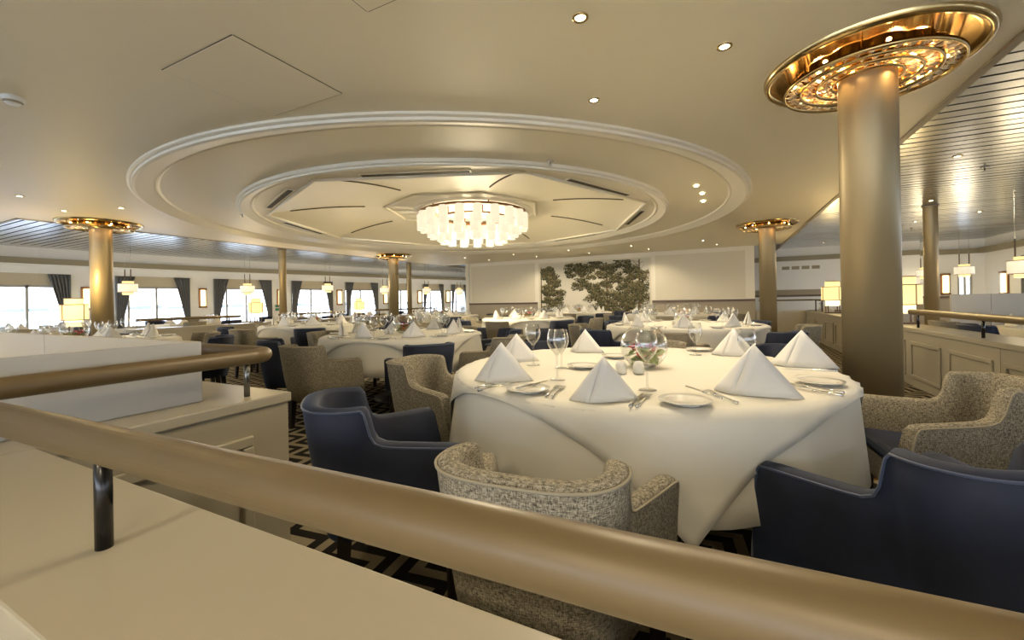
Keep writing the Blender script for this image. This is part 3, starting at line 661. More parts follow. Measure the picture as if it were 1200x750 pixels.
for p in ((1122, 183), (1091, 235), (1148, 248)): down(*atz(*p, SZ), 'recessed downlight in the polished slatted ceiling', 'downlights in the slatted ceiling', w=False, z=SZ)
for u, v_ in ((3.6, 11.5), (4.6, 14.2), (2.6, 14.6)): down(u, v_, 'recessed downlight in the polished slatted ceiling', 'downlights in the slatted ceiling', w=False, z=SZ)
# smoke detectors and sprinklers
sm = thing('smoke_detector', 'round white smoke detector on the cream ceiling', 'detector', (*atz(15, 114, CZ), CZ))
MB().lathe([(0.0, -0.05), (0.03, -0.05), (0.045, -0.04), (0.05, -0.022), (0.058, -0.02), (0.058, 0), (0, 0)], 28).build('housing', 'white_plastic', sm, True)
MB().lathe([(0.043, -0.043), (0.05, -0.033), (0.049, -0.030)], 28).build('sensor_slot', 'taupe', sm)
def sprk():
    r_ = thing('ceiling_sprinkler', '', 'sprinkler'); MB().lathe([(0, 0), (0.04, 0), (0.038, -0.008), (0.02, -0.012), (0, -0.012)], 18).build('escutcheon', 'chrome', r_, True)
    MB().lathe([(0.0, -0.012), (0.01, -0.012), (0.008, -0.04), (0.022, -0.045), (0.0, -0.047)], 14).build('head', 'chrome', r_, True); return r_
sp_ = Proto(sprk())
for p in ((645, 189), (284, 251)): sp_.get((*atz(*p, CZ + 0.012), CZ + 0.012), 0, 'small chrome sprinkler head in the round ceiling tray', 'sprinklers in the tray')
for p in ((1154, 196), (1068, 268)): sp_.get((*atz(*p, SZ), SZ), 0, 'small chrome sprinkler head in the polished slatted ceiling', 'sprinklers in the slatted ceiling')

# hanging lamps: double rods, warm inner drum, pale outer band
def make_pendant():
    r_ = thing('pendant_lamp', '', 'lamp')
    for s in (-1, 1):
        MB().tube([(s * 0.10, 0, 0.15), (s * 0.10, 0, 0.52)], 0.013, 8).build('rod', 'brown', r_); MB().tube([(s * 0.10, 0, 0.52), (s * 0.10, 0, 1.25)], 0.004, 6).build('cable', 'chrome', r_)
    MB().lathe([(0.0, 0.19), (0.125, 0.19), (0.125, -0.19), (0.0, -0.19)], 28).build('inner_shade', 'shade_yellow', r_, True)
    MB().lathe([(0.215, 0.125), (0.215, -0.125), (0.205, -0.125), (0.205, 0.125), (0.215, 0.125)], 28).build('outer_shade', 'shade_white', r_, True)
    MB().lathe([(0.127, 0.125), (0.217, 0.125), (0.217, 0.113), (0.127, 0.113)], 28).build('top_hoop', 'bronze', r_)
    MB().lathe([(0.127, -0.113), (0.217, -0.113), (0.217, -0.125), (0.127, -0.125)], 28).build('bottom_hoop', 'bronze', r_)
    l = bpy.data.lights.new('lamp_glow', 'POINT'); l.energy = 4; l.color = (1, 0.80, 0.50); l.shadow_soft_size = 0.2; add_light(l, 'lamp_glow', r_, (0, 0, -0.32))
    return r_
pp = Proto(make_pendant())
def hang(o, k): o.scale = (k, k, (SZ - o.location.z) / 1.25)
for x, y, u in ((150, 337.5, -12.3), (290, 339, -12.0), (384, 337.5, -11.8), (451, 340, -11.5), (500, 340.5, -11.3), (538, 341.5, -10.9)):
    v_, z_ = atu(x, y, u); o = pp.get((u, v_, z_), 0.3, 'hanging lamp with warm inner drum and pale band over the window terrace', 'hanging lamps over the window terrace'); hang(o, 0.82)
for x, y, v_ in ((1130, 317, 13.8), (1084, 320, 14.9), (1199, 313, 9.6)):
    u, z_ = atv(x, y, v_); o = pp.get((u, v_, z_), -0.3, 'hanging lamp with warm inner drum and pale band over the starboard terrace', 'hanging lamps over the starboard terrace'); hang(o, 0.8)
# standing lanterns on the parapets
def make_lantern():
    r_ = thing('table_lantern', '', 'lamp')
    MB().box(-0.11, 0.11, -0.11, 0.11, 0, 0.02).build('base', 'brown', r_)
    for sx_, sy_ in ((-1, -1), (1, -1), (1, 1), (-1, 1)): MB().box(sx_ * 0.085 - 0.008, sx_ * 0.085 + 0.008, sy_ * 0.085 - 0.008, sy_ * 0.085 + 0.008, 0.02, 0.14).build('foot', 'brown', r_)
    MB().lathe([(0.0, 0.13), (0.105, 0.13), (0.105, 0.24), (0.0, 0.24)], 28).build('lower_shade', 'shade_hot', r_, True)
    MB().lathe([(0.165, 0.23), (0.165, 0.48), (0.0, 0.48)], 32).build('drum_shade', 'shade_yellow', r_, True)
    MB().lathe([(0.11, 0.48), (0.11, 0.58), (0.0, 0.58)], 28).build('top_shade', 'shade_yellow', r_, True)
    for z0_, r0 in ((0.23, 0.17), (0.472, 0.17), (0.572, 0.115)): MB().lathe([(r0 - 0.012, z0_), (r0, z0_), (r0, z0_ + 0.012), (r0 - 0.012, z0_ + 0.012)], 32).build('shade_hoop', 'bronze', r_)
    for k in range(4):
        a = PI / 2 * k + 0.4; MB().tube([(0.168 * math.cos(a), 0.168 * math.sin(a), 0.23), (0.168 * math.cos(a), 0.168 * math.sin(a), 0.48)], 0.006, 6).build('strap', 'bronze', r_)
    l = bpy.data.lights.new('lamp_glow', 'POINT'); l.energy = 6; l.color = (1, 0.72, 0.32); l.shadow_soft_size = 0.12; add_light(l, 'lamp_glow', r_, (0, 0, 0.75))
    return r_
lp = Proto(make_lantern())
LB = {0: 'yellow drum lantern on the ledge behind the partition column', }
for x, y, u, s_, lb in ((87, 0, -9.2, 1.0, 'yellow drum lantern on a dark stand beside the column behind the white partition'), (300, 0, -10.1, 1.0, 'yellow drum lantern standing in front of a sea window, between curtain and handrail end'),
                        (421, 0, -10.1, 1.0, 'yellow drum lantern on the window-side parapet beside the far column'), (976, 0, 2.25, 1.25, 'lit cream drum lantern standing on the starboard parapet near the vent wall'), (1060, 0, 2.25, 1.12, 'lit cream drum lantern half hidden behind the thick gold column')):
    v_, _ = atu(x, 372, u); o = lp.get((u, v_, LEDGE), 0, lb); o.scale = (s_, s_, s_)
st_ = thing('lantern_stand', 'dark square stand carrying the lantern beside the partition column', 'stand', (-9.2, atu(87, 372, -9.2)[0], 0))
MB().box(-0.13, 0.13, -0.13, 0.13, 0, LEDGE - 0.0).build('cabinet', 'brown', st_)
MB().box(-0.16, 0.16, -0.16, 0.16, 0, 0.04).build('plinth', 'brown', st_)
# wall sconces
def make_sconce():
    r_ = thing('wall_sconce', '', 'lamp')
    MB().box(-0.10, 0.10, 0.0, 0.03, -0.30, 0.30).build('back_plate', 'bronze', r_)
    bev(MB().box(-0.065, 0.065, -0.07, 0.0, -0.25, 0.25).build('diffuser', 'shade_hot', r_), 0.02)
    for z0_ in (-0.30, 0.255): MB().box(-0.085, 0.085, -0.09, 0.0, z0_, z0_ + 0.045).build('end_cap', 'bronze', r_)
    return r_
scp = Proto(make_sconce())
for x in (101, 237, 328, 397, 451, 491, 524):
    s = lpx(x); p = lpos(s); p2 = lpos(s + 0.01); a = math.atan2(p2[1] - p[1], p2[0] - p[0])
    n_ = (math.sin(a), -math.cos(a)); scp.get((p[0] + n_[0] * 0.031, p[1] + n_[1] * 0.031, 1.37), a, 'upright bronze wall sconce glowing between two sea windows', 'sconces along the window wall')
for v_ in (15.2, 12.6): scp.get((RU - 0.031, v_, 1.34), -PI / 2, 'upright bronze wall sconce on the starboard wall', 'sconces on the starboard wall')
scp.get((atv(1107, 326, RVB)[0], RVB - 0.031, 1.36), 0, 'upright bronze wall sconce on the starboard wall', 'sconces on the starboard wall')
for v0_, v1_, x0 in ((14.0, 14.45, RU - 0.06), (11.3, 11.75, RU - 0.06)):
    b = MB(); n_ = 16; V = [(x0 + 0.025 * math.sin(i * 1.9), v0_ + (v1_ - v0_) * i / n_, z) for z in (0.5, 1.98) for i in range(n_ + 1)]
    b.add(V, [(i, i + 1, n_ + 2 + i, n_ + 1 + i) for i in range(n_)]); o = b.build('curtain', 'curtain', None, True); md = o.modifiers.new('solid', 'SOLIDIFY'); md.thickness = 0.006
    tag(o, 'charcoal pleated curtain on the starboard wall', 'curtain', 'curtains on the starboard wall')
# exit sign on the window wall
s = lpx(327); p = lpos(s); a = math.atan2(lpos(s + .01)[1] - p[1], lpos(s + .01)[0] - p[0])
es = thing('exit_sign', 'small white sign with four green pictogram fields on the window wall', 'sign', (p[0] + 0.012 * math.sin(a), p[1] - 0.012 * math.cos(a), 1.02), a)
MB().box(-0.16, 0.16, 0, 0.01, -0.13, 0.13).build('sign_plate', 'white_plastic', es)
for i in (-1, 1):
    for k in (-1, 1): MB().box(i * 0.075 - 0.06, i * 0.075 + 0.06, -0.004, 0.0, k * 0.06 - 0.045, k * 0.06 + 0.045).build('pictogram_field', 'green_sign', es)

# ================================================================== CHAIRS
def make_chair(kind):
    root = thing('tub_chair', '', 'chair')
    fab, pip = ('velvet', 'piping_blue') if kind == 'blue' else ('tweed', 'piping_beige')
    a, yb, yf, yc = 0.315, -0.245, 0.22, -0.10
    side = [(0.22, 0.588), (0.213, 0.603), (0.18, 0.607), (0.13, 0.608), (0.08, 0.610), (0.01, 0.613), (-0.03, 0.618), (-0.055, 0.632), (-0.068, 0.66), (-0.076, 0.70), (-0.083, 0.735), (-0.092, 0.748), (-0.10, 0.750)]
    ac = 0.188; half = [(ac + (a - ac) * (y - yc) / (yf - yc), y, h) for y, h in side]
    for k in range(1, 15):
        th = PI / 2 * k / 14; half.append((ac * max(math.cos(th), 0) ** 0.62, yc + (yb - yc) * math.sin(th) ** 0.80, 0.75 + 0.006 * math.sin(th)))
    half[-1] = (0.0, yb, 0.756)
    path = half + [(-x, y, h) for x, y, h in half[-2::-1]]
    N = len(path); T = 0.058; zb = 0.27
    nrm = []
    for i in range(N):
        p, q = path[max(i - 1, 0)], path[min(i + 1, N - 1)]; d = Vector((q[0] - p[0], q[1] - p[1])); d.normalize(); nrm.append(Vector((d.y, -d.x)))
    # outward normal check
    if nrm[0].x < 0: nrm = [-n_ for n_ in nrm]
    def P(i, off, z, h):
        x, y, _ = path[i]; n_ = nrm[i]; f_ = (z - zb) / 0.48
        lean = 0.012 + 0.045 * max(0.0, min(1.0, (yc + 0.08 - y) / 0.20)); o = off + lean * f_ - 0.02 * (1 - f_)
        fy = max(0.0, min(1.0, (y + 0.05) / 0.27)); return (x + n_.x * o, y + n_.y * o + 0.055 * fy * (1 - min(1, (z - zb) / 0.34)), z)
    rows = []
    for i in range(N):
        h = path[i][2]
        rows.append([P(i, 0, zb, h), P(i, 0.006, zb + (h - zb) * 0.35, h), P(i, 0.004, zb + (h - zb) * 0.75, h), P(i, 0, h - 0.014, h), P(i, -0.008, h - 0.003, h), P(i, -T * 0.5, h + 0.002, h), P(i, -T + 0.008, h - 0.003, h),
                     P(i, -T, h - 0.016, h), P(i, -T - 0.004, 0.40 + (h - 0.40) * 0.45, h), P(i, -T, 0.40, h), P(i, -T, zb, h)])
    K = len(rows[0]); b = MB(); b.add([p for r_ in rows for p in r_], [(i * K + k, (i + 1) * K + k, (i + 1) * K + (k + 1) % K, i * K + (k + 1) % K) for i in range(N - 1) for k in range(K)])
    b.f += [tuple(range(K - 1, -1, -1)), tuple((N - 1) * K + k for k in range(K))]; b.m += [0, 0]
    sh_ = b.build('shell', fab, root, True)
    for q in (-1, -2): sh_.data.polygons[q].use_smooth = False
    pts = [P(i, 0.001, path[i][2] - 0.010, 0) for i in range(N)]
    f0 = [P(0, 0.0, zb + (path[0][2] - zb) * q, 0) for q in (0.02, 0.5)]; f1 = [P(N - 1, 0.0, zb + (path[-1][2] - zb) * q, 0) for q in (0.5, 0.02)]
    MB().tube(f0 + pts + f1, 0.0038, 6).build('piping', pip, root, True)
    V = [(-0.13, -0.175), (0.13, -0.175), (0.26, 0.25), (-0.26, 0.25)]
    s = MB().add([(x, y, z) for z in (0.385, 0.452) for x, y in V], [(3, 2, 1, 0), (4, 5, 6, 7), (0, 1, 5, 4), (1, 2, 6, 5), (2, 3, 7, 6), (3, 0, 4, 7)]).build('seat', 'velvet', root); bev(s, 0.028, 3)
    V = [(-0.135, -0.17), (0.135, -0.17), (0.262, 0.245), (-0.262, 0.245)]
    MB().add([(x, y, z) for z in (0.28, 0.39) for x, y in V], [(3, 2, 1, 0), (4, 5, 6, 7), (0, 1, 5, 4), (1, 2, 6, 5), (2, 3, 7, 6), (3, 0, 4, 7)]).build('seat_base', fab, root)
    for sx_, sy_ in ((-1, 1), (1, 1), (-1, -1), (1, -1)):
        MB().taper((sx_ * (0.255 if sy_ > 0 else 0.135), 0.205 if sy_ > 0 else -0.16), 0, 0.30, 0.017, 0.025, sh=(0, 0.0 if sy_ > 0 else -0.02)).build('leg', 'leg_wood', root)
    return root
chair = {'blue': Proto(make_chair('blue')), 'beige': Proto(make_chair('beige'))}

# ================================================================== TABLES
TH = 0.75
def fold(th, seed): return 0.5 + 0.5 * math.sin(th * 11 + seed) * math.cos(th * 4.0 + 2.1 * seed) + 0.25 * math.sin(th * 23 + seed * 3)
def rimr(R, th, drop, seed):
    k = min(1.0, drop / 0.45); return R + 0.012 + drop * 0.05 + 0.042 * k * fold(th, seed)
def cloth_mesh(R, seed, bottom=0.40, n_=144):
    rings = []
    for r_ in (0.0, 0.5, 0.8, 0.93, 0.985): rings.append([(R * r_ * math.cos(2 * PI * i / n_), R * r_ * math.sin(2 * PI * i / n_), TH) for i in range(n_)])
    drops = [0.004, 0.015, 0.04, 0.08, 0.13, 0.19, 0.26, TH - bottom]
    for d in drops:
        rings.append([(rimr(R, 2 * PI * i / n_, d, seed) * math.cos(2 * PI * i / n_) - (0.006 if d < 0.01 else 0), rimr(R, 2 * PI * i / n_, d, seed) * math.sin(2 * PI * i / n_), TH - d) for i in range(n_)])
    b = MB(); b.add([p for r_ in rings for p in r_], [(k * n_ + i, k * n_ + (i + 1) % n_, (k + 1) * n_ + (i + 1) % n_, (k + 1) * n_ + i) for k in range(len(rings) - 1) for i in range(n_)])
    return b
def overlay_mesh(R, seed, L, rot, g=56):
    V = []
    for i in range(g + 1):
        for j in range(g + 1):
            x, y = L * (2 * i / g - 1), L * (2 * j / g - 1); r_ = math.hypot(x, y); th = math.atan2(y, x) + rot
            if r_ <= R * 0.985: V.append((r_ * math.cos(th), r_ * math.sin(th), TH + 0.004))
            else:
                d = r_ - R * 0.985; q = rimr(R, th, d, seed) + 0.010 + 0.02 * min(1, d / 0.3) * (0.5 + 0.5 * math.sin(th * 9 + seed)); q = min(q, R * 0.985 + d) if d < 0.02 else q
                V.append((q * math.cos(th), q * math.sin(th), TH + 0.004 - max(0, d - 0.01)))
    b = MB(); b.add(V, [(i * (g + 1) + j, (i + 1) * (g + 1) + j, (i + 1) * (g + 1) + j + 1, i * (g + 1) + j + 1) for i in range(g) for j in range(g)])
    return b
def round_table(u, v_, R, seed, where, rot, grp):
    t_ = thing('round_table', 'round pedestal dining table under white cloths, ' + where, 'table', (u, v_, 0))
    MB().lathe([(0, TH - 0.03), (R, TH - 0.03), (R, TH - 0.004), (0, TH - 0.004)], 64).build('tabletop', 'leg_wood', t_)
    MB().lathe([(0, 0.0), (0.34, 0.0), (0.34, 0.03), (0.08, 0.06), (0.06, 0.1), (0.06, TH - 0.03)], 32).build('pedestal', 'leg_wood', t_, True)
    c = cloth_mesh(R, seed).build('tablecloth', 'cloth', None, True, (u, v_, 0)); tag(c, 'white tablecloth hanging in soft folds, ' + where, 'tablecloth')
    o = overlay_mesh(R, seed, R * 1.015, rot).build('overlay_cloth', 'cloth', None, True, (u, v_, 0)); tag(o, 'square white overlay cloth with hanging corners, ' + where, 'tablecloth')
    for q in (c, o):
        md = q.modifiers.new('solid', 'SOLIDIFY'); md.thickness = 0.003; md.offset = 1
    return t_
TZ = TH + 0.009
# --- tableware prototypes
def make_glass(name, H_, rb, hb, stem, nn=24):
    g = thing(name, '', 'glass'); s0 = H_ - hb
    prof = [(0.0, 0.0), (0.036, 0.0), (0.036, 0.0025), (0.012, 0.006), (stem, 0.012), (stem, s0 * 0.8), (stem * 1.4, s0 * 0.96), (0.012, s0 + 0.004)]
    MB().lathe(prof, nn).build('stem', 'glass', g, True)
    bowl = []
    for k in range(12):
        f_ = k / 11; bowl.append((rb * (math.sin(min(1, f_ * 1.75) * PI / 2) ** 0.8 if f_ < 0.57 else 1 - 0.24 * ((f_ - 0.57) / 0.43) ** 1.6) + (0.004 if k == 0 else 0), s0 + hb * f_))
    inn = [(max(r_ - 0.0012, 0.0), z + (0.002 if i == 0 else 0)) for i, (r_, z) in enumerate(bowl)][::-1]
    MB().lathe([(0.0, s0)] + bowl + inn, nn).build('bowl', 'glass', g, True); return g
wine = Proto(make_glass('wine_glass', 0.225, 0.043, 0.115, 0.0042)); water = Proto(make_glass('water_goblet', 0.20, 0.041, 0.125, 0.005))
def make_napkin():
    """tent-folded napkin: tall front triangle, creased, with a wing behind"""
    g = thing('folded_napkin', '', 'napkin')
    b = MB()
    A, L_, R_, F_, Bk = Vector((0, 0.005, 0.165)), Vector((-0.125, 0.035, 0)), Vector((0.135, 0.01, 0)), Vector((-0.062, -0.03, 0)), Vector((-0.03, 0.075, 0))
    def sheet(p, q, r_, n_=6, bow=0.012):
        nor = (q - p).cross(r_ - p).normalized(); V = []; idx = {}
        for i in range(n_ + 1):
            for j in range(n_ + 1 - i):
                s, t_ = i / n_, j / n_; idx[(i, j)] = len(V); V.append(p + (q - p) * s + (r_ - p) * t_ + nor * (bow * 4 * s * t_ + bow * (1 - s - t_) * (s + t_)))
        fs = []
        for i in range(n_):
            for j in range(n_ - i):
                fs.append((idx[(i, j)], idx[(i + 1, j)], idx[(i, j + 1)]))
                if j < n_ - i - 1: fs.append((idx[(i + 1, j)], idx[(i + 1, j + 1)], idx[(i, j + 1)]))
        b.add(V, fs)
    sheet(A, L_, F_); sheet(A, F_, R_)
    o = b.build('front_fold', 'napkin', g, True); md = o.modifiers.new('solid', 'SOLIDIFY'); md.thickness = 0.005; md.offset = -1
    b = MB(); A = A + Vector((0, 0.008, -0.006)); sheet(A, L_ + Vector((0.02, 0.012, 0)), Bk, 6, -0.006); sheet(A, Bk, R_ + Vector((-0.02, 0.012, 0)), 6, -0.006)
    o = b.build('back_fold', 'napkin', g, True); md = o.modifiers.new('solid', 'SOLIDIFY'); md.thickness = 0.004; md.offset = 0
    return g
nap = Proto(make_napkin())
def make_plate():
    g = thing('bread_plate', '', 'plate'); MB().lathe([(0, 0.004), (0.052, 0.004), (0.058, 0.009), (0.085, 0.014), (0.086, 0.017), (0.060, 0.013), (0.054, 0.008), (0, 0.008)], 40).build('rim', 'china', g, True)
    MB().lathe([(0.045, 0), (0.05, 0), (0.05, 0.005), (0.045, 0.005)], 32).build('foot_ring', 'china', g, True); return g
plate = Proto(make_plate())
def make_knife():
    g = thing('table_knife', '', 'knife'); b = MB(); b.tube([(0, -0.10, 0.005), (0, -0.06, 0.006), (0, 0.0, 0.005)], [0.005, 0.0055, 0.004], 8); b.build('handle', 'chrome', g, True)
    V = [(-0.006, 0.0, 0.004), (0.006, 0.0, 0.004), (0.0085, 0.04, 0.004), (0.008, 0.09, 0.004), (0.001, 0.112, 0.004), (-0.005, 0.10, 0.004)]
    MB().add(V + [(x, y, 0.006) for x, y, _ in V], [(5, 4, 3, 2, 1, 0), (6, 7, 8, 9, 10, 11)] + [(i, (i + 1) % 6, 6 + (i + 1) % 6, 6 + i) for i in range(6)]).build('blade', 'chrome', g); return g
def make_fork():
    g = thing('table_fork', '', 'fork'); MB().tube([(0, -0.10, 0.005), (0, -0.05, 0.005), (0, 0.02, 0.006), (0, 0.045, 0.005)], [0.006, 0.004, 0.0028, 0.004], 8).build('handle', 'chrome', g, True)
    h = MB().box(-0.011, 0.011, 0.045, 0.062, 0.004, 0.006).build('head', 'chrome', g)
    for k in range(4): MB().box(-0.011 + k * 0.0061, -0.0075 + k * 0.0061, 0.062, 0.10, 0.004, 0.006).build('tine', 'chrome', h)
    return g
knife, fork = Proto(make_knife()), Proto(make_fork())
def make_shaker():
    g = thing('white_shaker', '', 'shaker'); o = MB().lathe([(0, 0), (0.022, 0), (0.026, 0.008), (0.026, 0.04), (0.020, 0.057), (0, 0.063)], 20).build('body', 'china', g, True)
    MB().lathe([(0, 0.0635), (0.006, 0.0625), (0.006, 0.0605)], 10).build('pour_cap', 'chrome', g); return g
shaker = Proto(make_shaker())
def make_bowl():
    g = thing('flower_bowl', '', 'vase'); prof = []
    for k in range(18):
        a = -PI / 2 + 0.42 + (PI - 0.42 - 0.62) * k / 17; prof.append((0.118 * math.cos(a), 0.108 + 0.118 * math.sin(a)))
    prof = [(0.0, 0.002)] + prof; inn = [(max(r_ - 0.003, 0), z + (0.004 if i < 2 else 0)) for i, (r_, z) in enumerate(prof)][::-1]
    MB().lathe(prof + inn, 40).build('glass_body', 'glass', g, True)
    rn_ = random.Random(11)
    for nm, m_, cnt, zr, rr_ in (('leaf', 'leaf', 14, (0.03, 0.085), 0.08), ('leaf', 'leaf_pale', 16, (0.03, 0.09), 0.085), ('petal', 'red', 10, (0.06, 0.105), 0.07), ('petal', 'orange', 6, (0.035, 0.06), 0.07)):
        for i in range(cnt):
            a = rn_.random() * 2 * PI; q = rr_ * math.sqrt(rn_.random()); z = rn_.uniform(*zr); L = rn_.uniform(0.024, 0.044); w = L * 0.45
            V = [(-L, 0, 0.002), (-L * 0.3, -w, 0.006), (L * 0.5, -w * 0.8, 0.006), (L, 0, 0), (L * 0.5, w * 0.8, 0.006), (-L * 0.3, w, 0.006), (0, 0, -0.004)]
            o = MB().add(V, [(6, 0, 1), (6, 1, 2), (6, 2, 3), (6, 3, 4), (6, 4, 5), (6, 5, 0)]).build(nm, m_, g, False, (q * math.cos(a), q * math.sin(a), z)); o.rotation_euler = (rn_.uniform(-0.7, 0.7), rn_.uniform(-0.7, 0.7), rn_.random() * 6.3)
    return g
bowl = Proto(make_bowl())

def setting(cu, cv, R, th, where, full=True, skip=()):
    """one place setting on a round table at bearing th"""
    er, et = (math.cos(th), math.sin(th)), (-math.sin(th), math.cos(th))
    P = lambda r_, s: (cu + er[0] * r_ + et[0] * s, cv + er[1] * r_ + et[1] * s, TZ)
    if 'nap' not in skip: nap.get(P(R - 0.20, 0.02), th + PI / 2 + random.uniform(-0.15, 0.15), 'white napkin folded into a standing peak, ' + where, 'napkins, ' + where)
    if 'glass' not in skip:
        wine.get(P(R - 0.40, 0.12), random.random() * 6, 'stemmed wine glass, ' + where, 'wine glasses, ' + where); water.get(P(R - 0.36, 0.02), 0, 'large-bowled water goblet, ' + where, 'water goblets, ' + where)
    if 'plate' not in skip: plate.get(P(R - 0.16, -0.285), 0, 'small white bread plate, ' + where, 'bread plates, ' + where)
    if full:
        knife.get(P(R - 0.17, 0.195), th + PI / 2, 'steel table knife, ' + where, 'knives, ' + where); fork.get(P(R - 0.17, -0.175), th + PI / 2, 'steel table fork, ' + where, 'forks, ' + where)
def centre(cu, cv, where):
    bowl.get((cu, cv, TZ), random.random() * 6, 'glass bowl of red flowers, ' + where)
    for k in (0, 1): shaker.get((cu - 0.10 + 0.07 * k, cv - 0.17, TZ), 0, 'small white salt or pepper shaker, ' + where, 'shakers, ' + where)
TABLES = [  # u, v, R, where, cloth rotation, chair distance
    (-0.43, 2.30, 0.92, 'at the large table by the long handrail', math.radians(-25), {}),
    (-3.35, 3.85, 0.88, 'at the table beyond the short handrail', math.radians(15), {}),
    (-6.65, 5.25, 0.86, 'at the table beside the window-side parapet', math.radians(5), {}),
    (-3.60, 7.95, 0.93, 'at the table beyond the chandelier', math.radians(30), {}),
    (-0.47, 6.10, 0.98, 'at the table before the low far parapet', math.radians(-20), {-127: 'beige'}),
    (-6.80, 9.40, 0.95, 'at the table beside the far window-side column', math.radians(10), {}),
    (-6.40, 2.00, 0.90, 'at the table behind the white partition', math.radians(25), {}),
    (-1.05, 10.2, 0.95, 'at the table by the brown dado', math.radians(8), {}),
    (-3.70, 11.7, 0.92, 'at the table right under the mural', math.radians(12), {}),
]
T1_CH = {-87: ((-0.415, 1.035), -85, 'beige tweed tub chair with its back to the long handrail'), -42: ((0.475, 1.475), -58, 'navy velvet tub chair at the large table in front of the starboard parapet end'),
         3: ((0.86, 2.45), 4, 'beige tweed tub chair with navy seat beside the thick gold column'), 48: ((0.30, 3.46), 50, 'navy velvet tub chair across the large table, behind the thick gold column'),
         93: ((-0.48, 3.52), 93, 'beige tweed tub chair at the far side of the large table'), 138: ((-1.30, 3.18), 138, 'navy velvet tub chair at the far side of the large table away from the column'),
         -177: ((-1.62, 2.18), -177, 'beige tweed tub chair beside the large table, back to the second table'), -132: ((-1.22, 1.29), -132, 'navy velvet tub chair between the panelled half wall and the large table')}
for ti, (u, v_, R, where, rot, ov) in enumerate(TABLES):
    round_table(u, v_, R, ti * 1.7 + 0.4, where, rot, ti)
    for k in range(8):
        deg = 3 + 45 * k; deg = deg - 360 if deg > 180 else deg
        kind = ov.get(deg, 'beige' if k % 2 == 0 else 'blue'); th = math.radians(deg)
        if ti == 0:
            (cx, cy), fd, lb = T1_CH[deg]; chair[kind].get((cx, cy, 0), math.radians(fd) + PI / 2, lb, 'chairs ' + where)
        else:
            d = R + 0.285 + random.uniform(-0.03, 0.04); th += random.uniform(-0.05, 0.05)
            chair[kind].get((u + d * math.cos(th), v_ + d * math.sin(th), 0), th + PI / 2 + random.uniform(-0.12, 0.12), ('navy velvet tub chair ' if kind == 'blue' else 'beige tweed tub chair ') + where, ('navy chairs ' if kind == 'blue' else 'beige chairs ') + where)
    if ti > 0:
        centre(u, v_, where)
        for k in range(8): setting(u, v_, R, math.radians(3 + 45 * k), where, full=ti in (1, 4))
# --- the large table, piece by piece
wh = TABLES[0][3]
def T(x, y): return (*atz(x, y, TZ), TZ)
for x, y, rz, s_, lb in ((588, 447, 0.35, 1.05, 'broad white peaked napkin by the navy chair near the half wall'), (606, 424, 0.55, 1.0, 'white peaked napkin overlapping behind the broad one, before the side tweed chair'),
        (686, 413, 0.0, 0.95, 'small white peaked napkin just beyond the pair of stemmed glasses'), (708, 470, 0.45, 0.95, 'white peaked napkin leaning between the fork pair and the white shakers'),
        (860, 417, 0.0, 1.0, 'white peaked napkin at the far cloth edge behind a goblet'), (884, 463, -0.12, 1.12, 'wide white peaked napkin beside the plate with crossed cutlery'), (940, 430, -0.12, 1.12, 'wide white peaked napkin before the navy chair at the gold column')):
    o = nap.get(T(x, y), rz, lb, 'napkins, ' + wh); o.scale = (s_, s_, s_)
for x, y, lb in ((625, 428, 'stemmed wine glass standing behind the broad napkin'), (653, 445, 'stemmed wine glass in front of a goblet, beside the fork pair'), (758.5, 457, 'stemmed wine glass standing before the flower bowl and shakers')): wine.get(T(x, y), 0, lb, 'wine glasses, ' + wh)
for x, y, lb in ((658, 431, 'large-bowled goblet close behind a wine glass and the fork pair'), (815, 416, 'large-bowled goblet beyond the flower bowl beside the far plate'), (876, 434, 'large-bowled goblet half hidden behind the wide napkin')): water.get(T(x, y), 0, lb, 'water goblets, ' + wh)
bowl.get(T(755, 430), 0.4, 'glass bowl of red flowers, ' + wh)
for x, y in ((728, 438), (748.5, 438)): shaker.get(T(x, y), 0, 'small white salt or pepper shaker, ' + wh, 'shakers, ' + wh)
for x, y, lb in ((619, 459, 'white bread plate with a knife across it, beside the fork pair'), (803, 473, 'white bread plate between the wine glass and the wide napkin'), (960, 450, 'white bread plate before the gold column chair'),
                 (684, 431, 'white bread plate behind the napkin leaning by the shakers'), (722, 419, 'white bread plate just beyond the flower bowl'), (820, 411, 'white bread plate at the far cloth edge behind a goblet')): plate.get(T(x, y), 0, lb, 'bread plates, ' + wh)
def between_px(P, x0, y0, x1, y1, lb, gr, dz=0.0):
    a, c = T(x0, y0), T(x1, y1); o = P.get(((a[0] + c[0]) / 2, (a[1] + c[1]) / 2, TZ + dz), math.atan2(c[1] - a[1], c[0] - a[0]) - PI / 2, lb, gr); return o
KL, FL = ('steel table knife, ' + wh, 'knives, ' + wh), ('steel table fork, ' + wh, 'forks, ' + wh)
FK, KN = 'forks, ' + wh, 'knives, ' + wh
pair = 'steel fork of the pair between the bread plate and the leaning napkin'
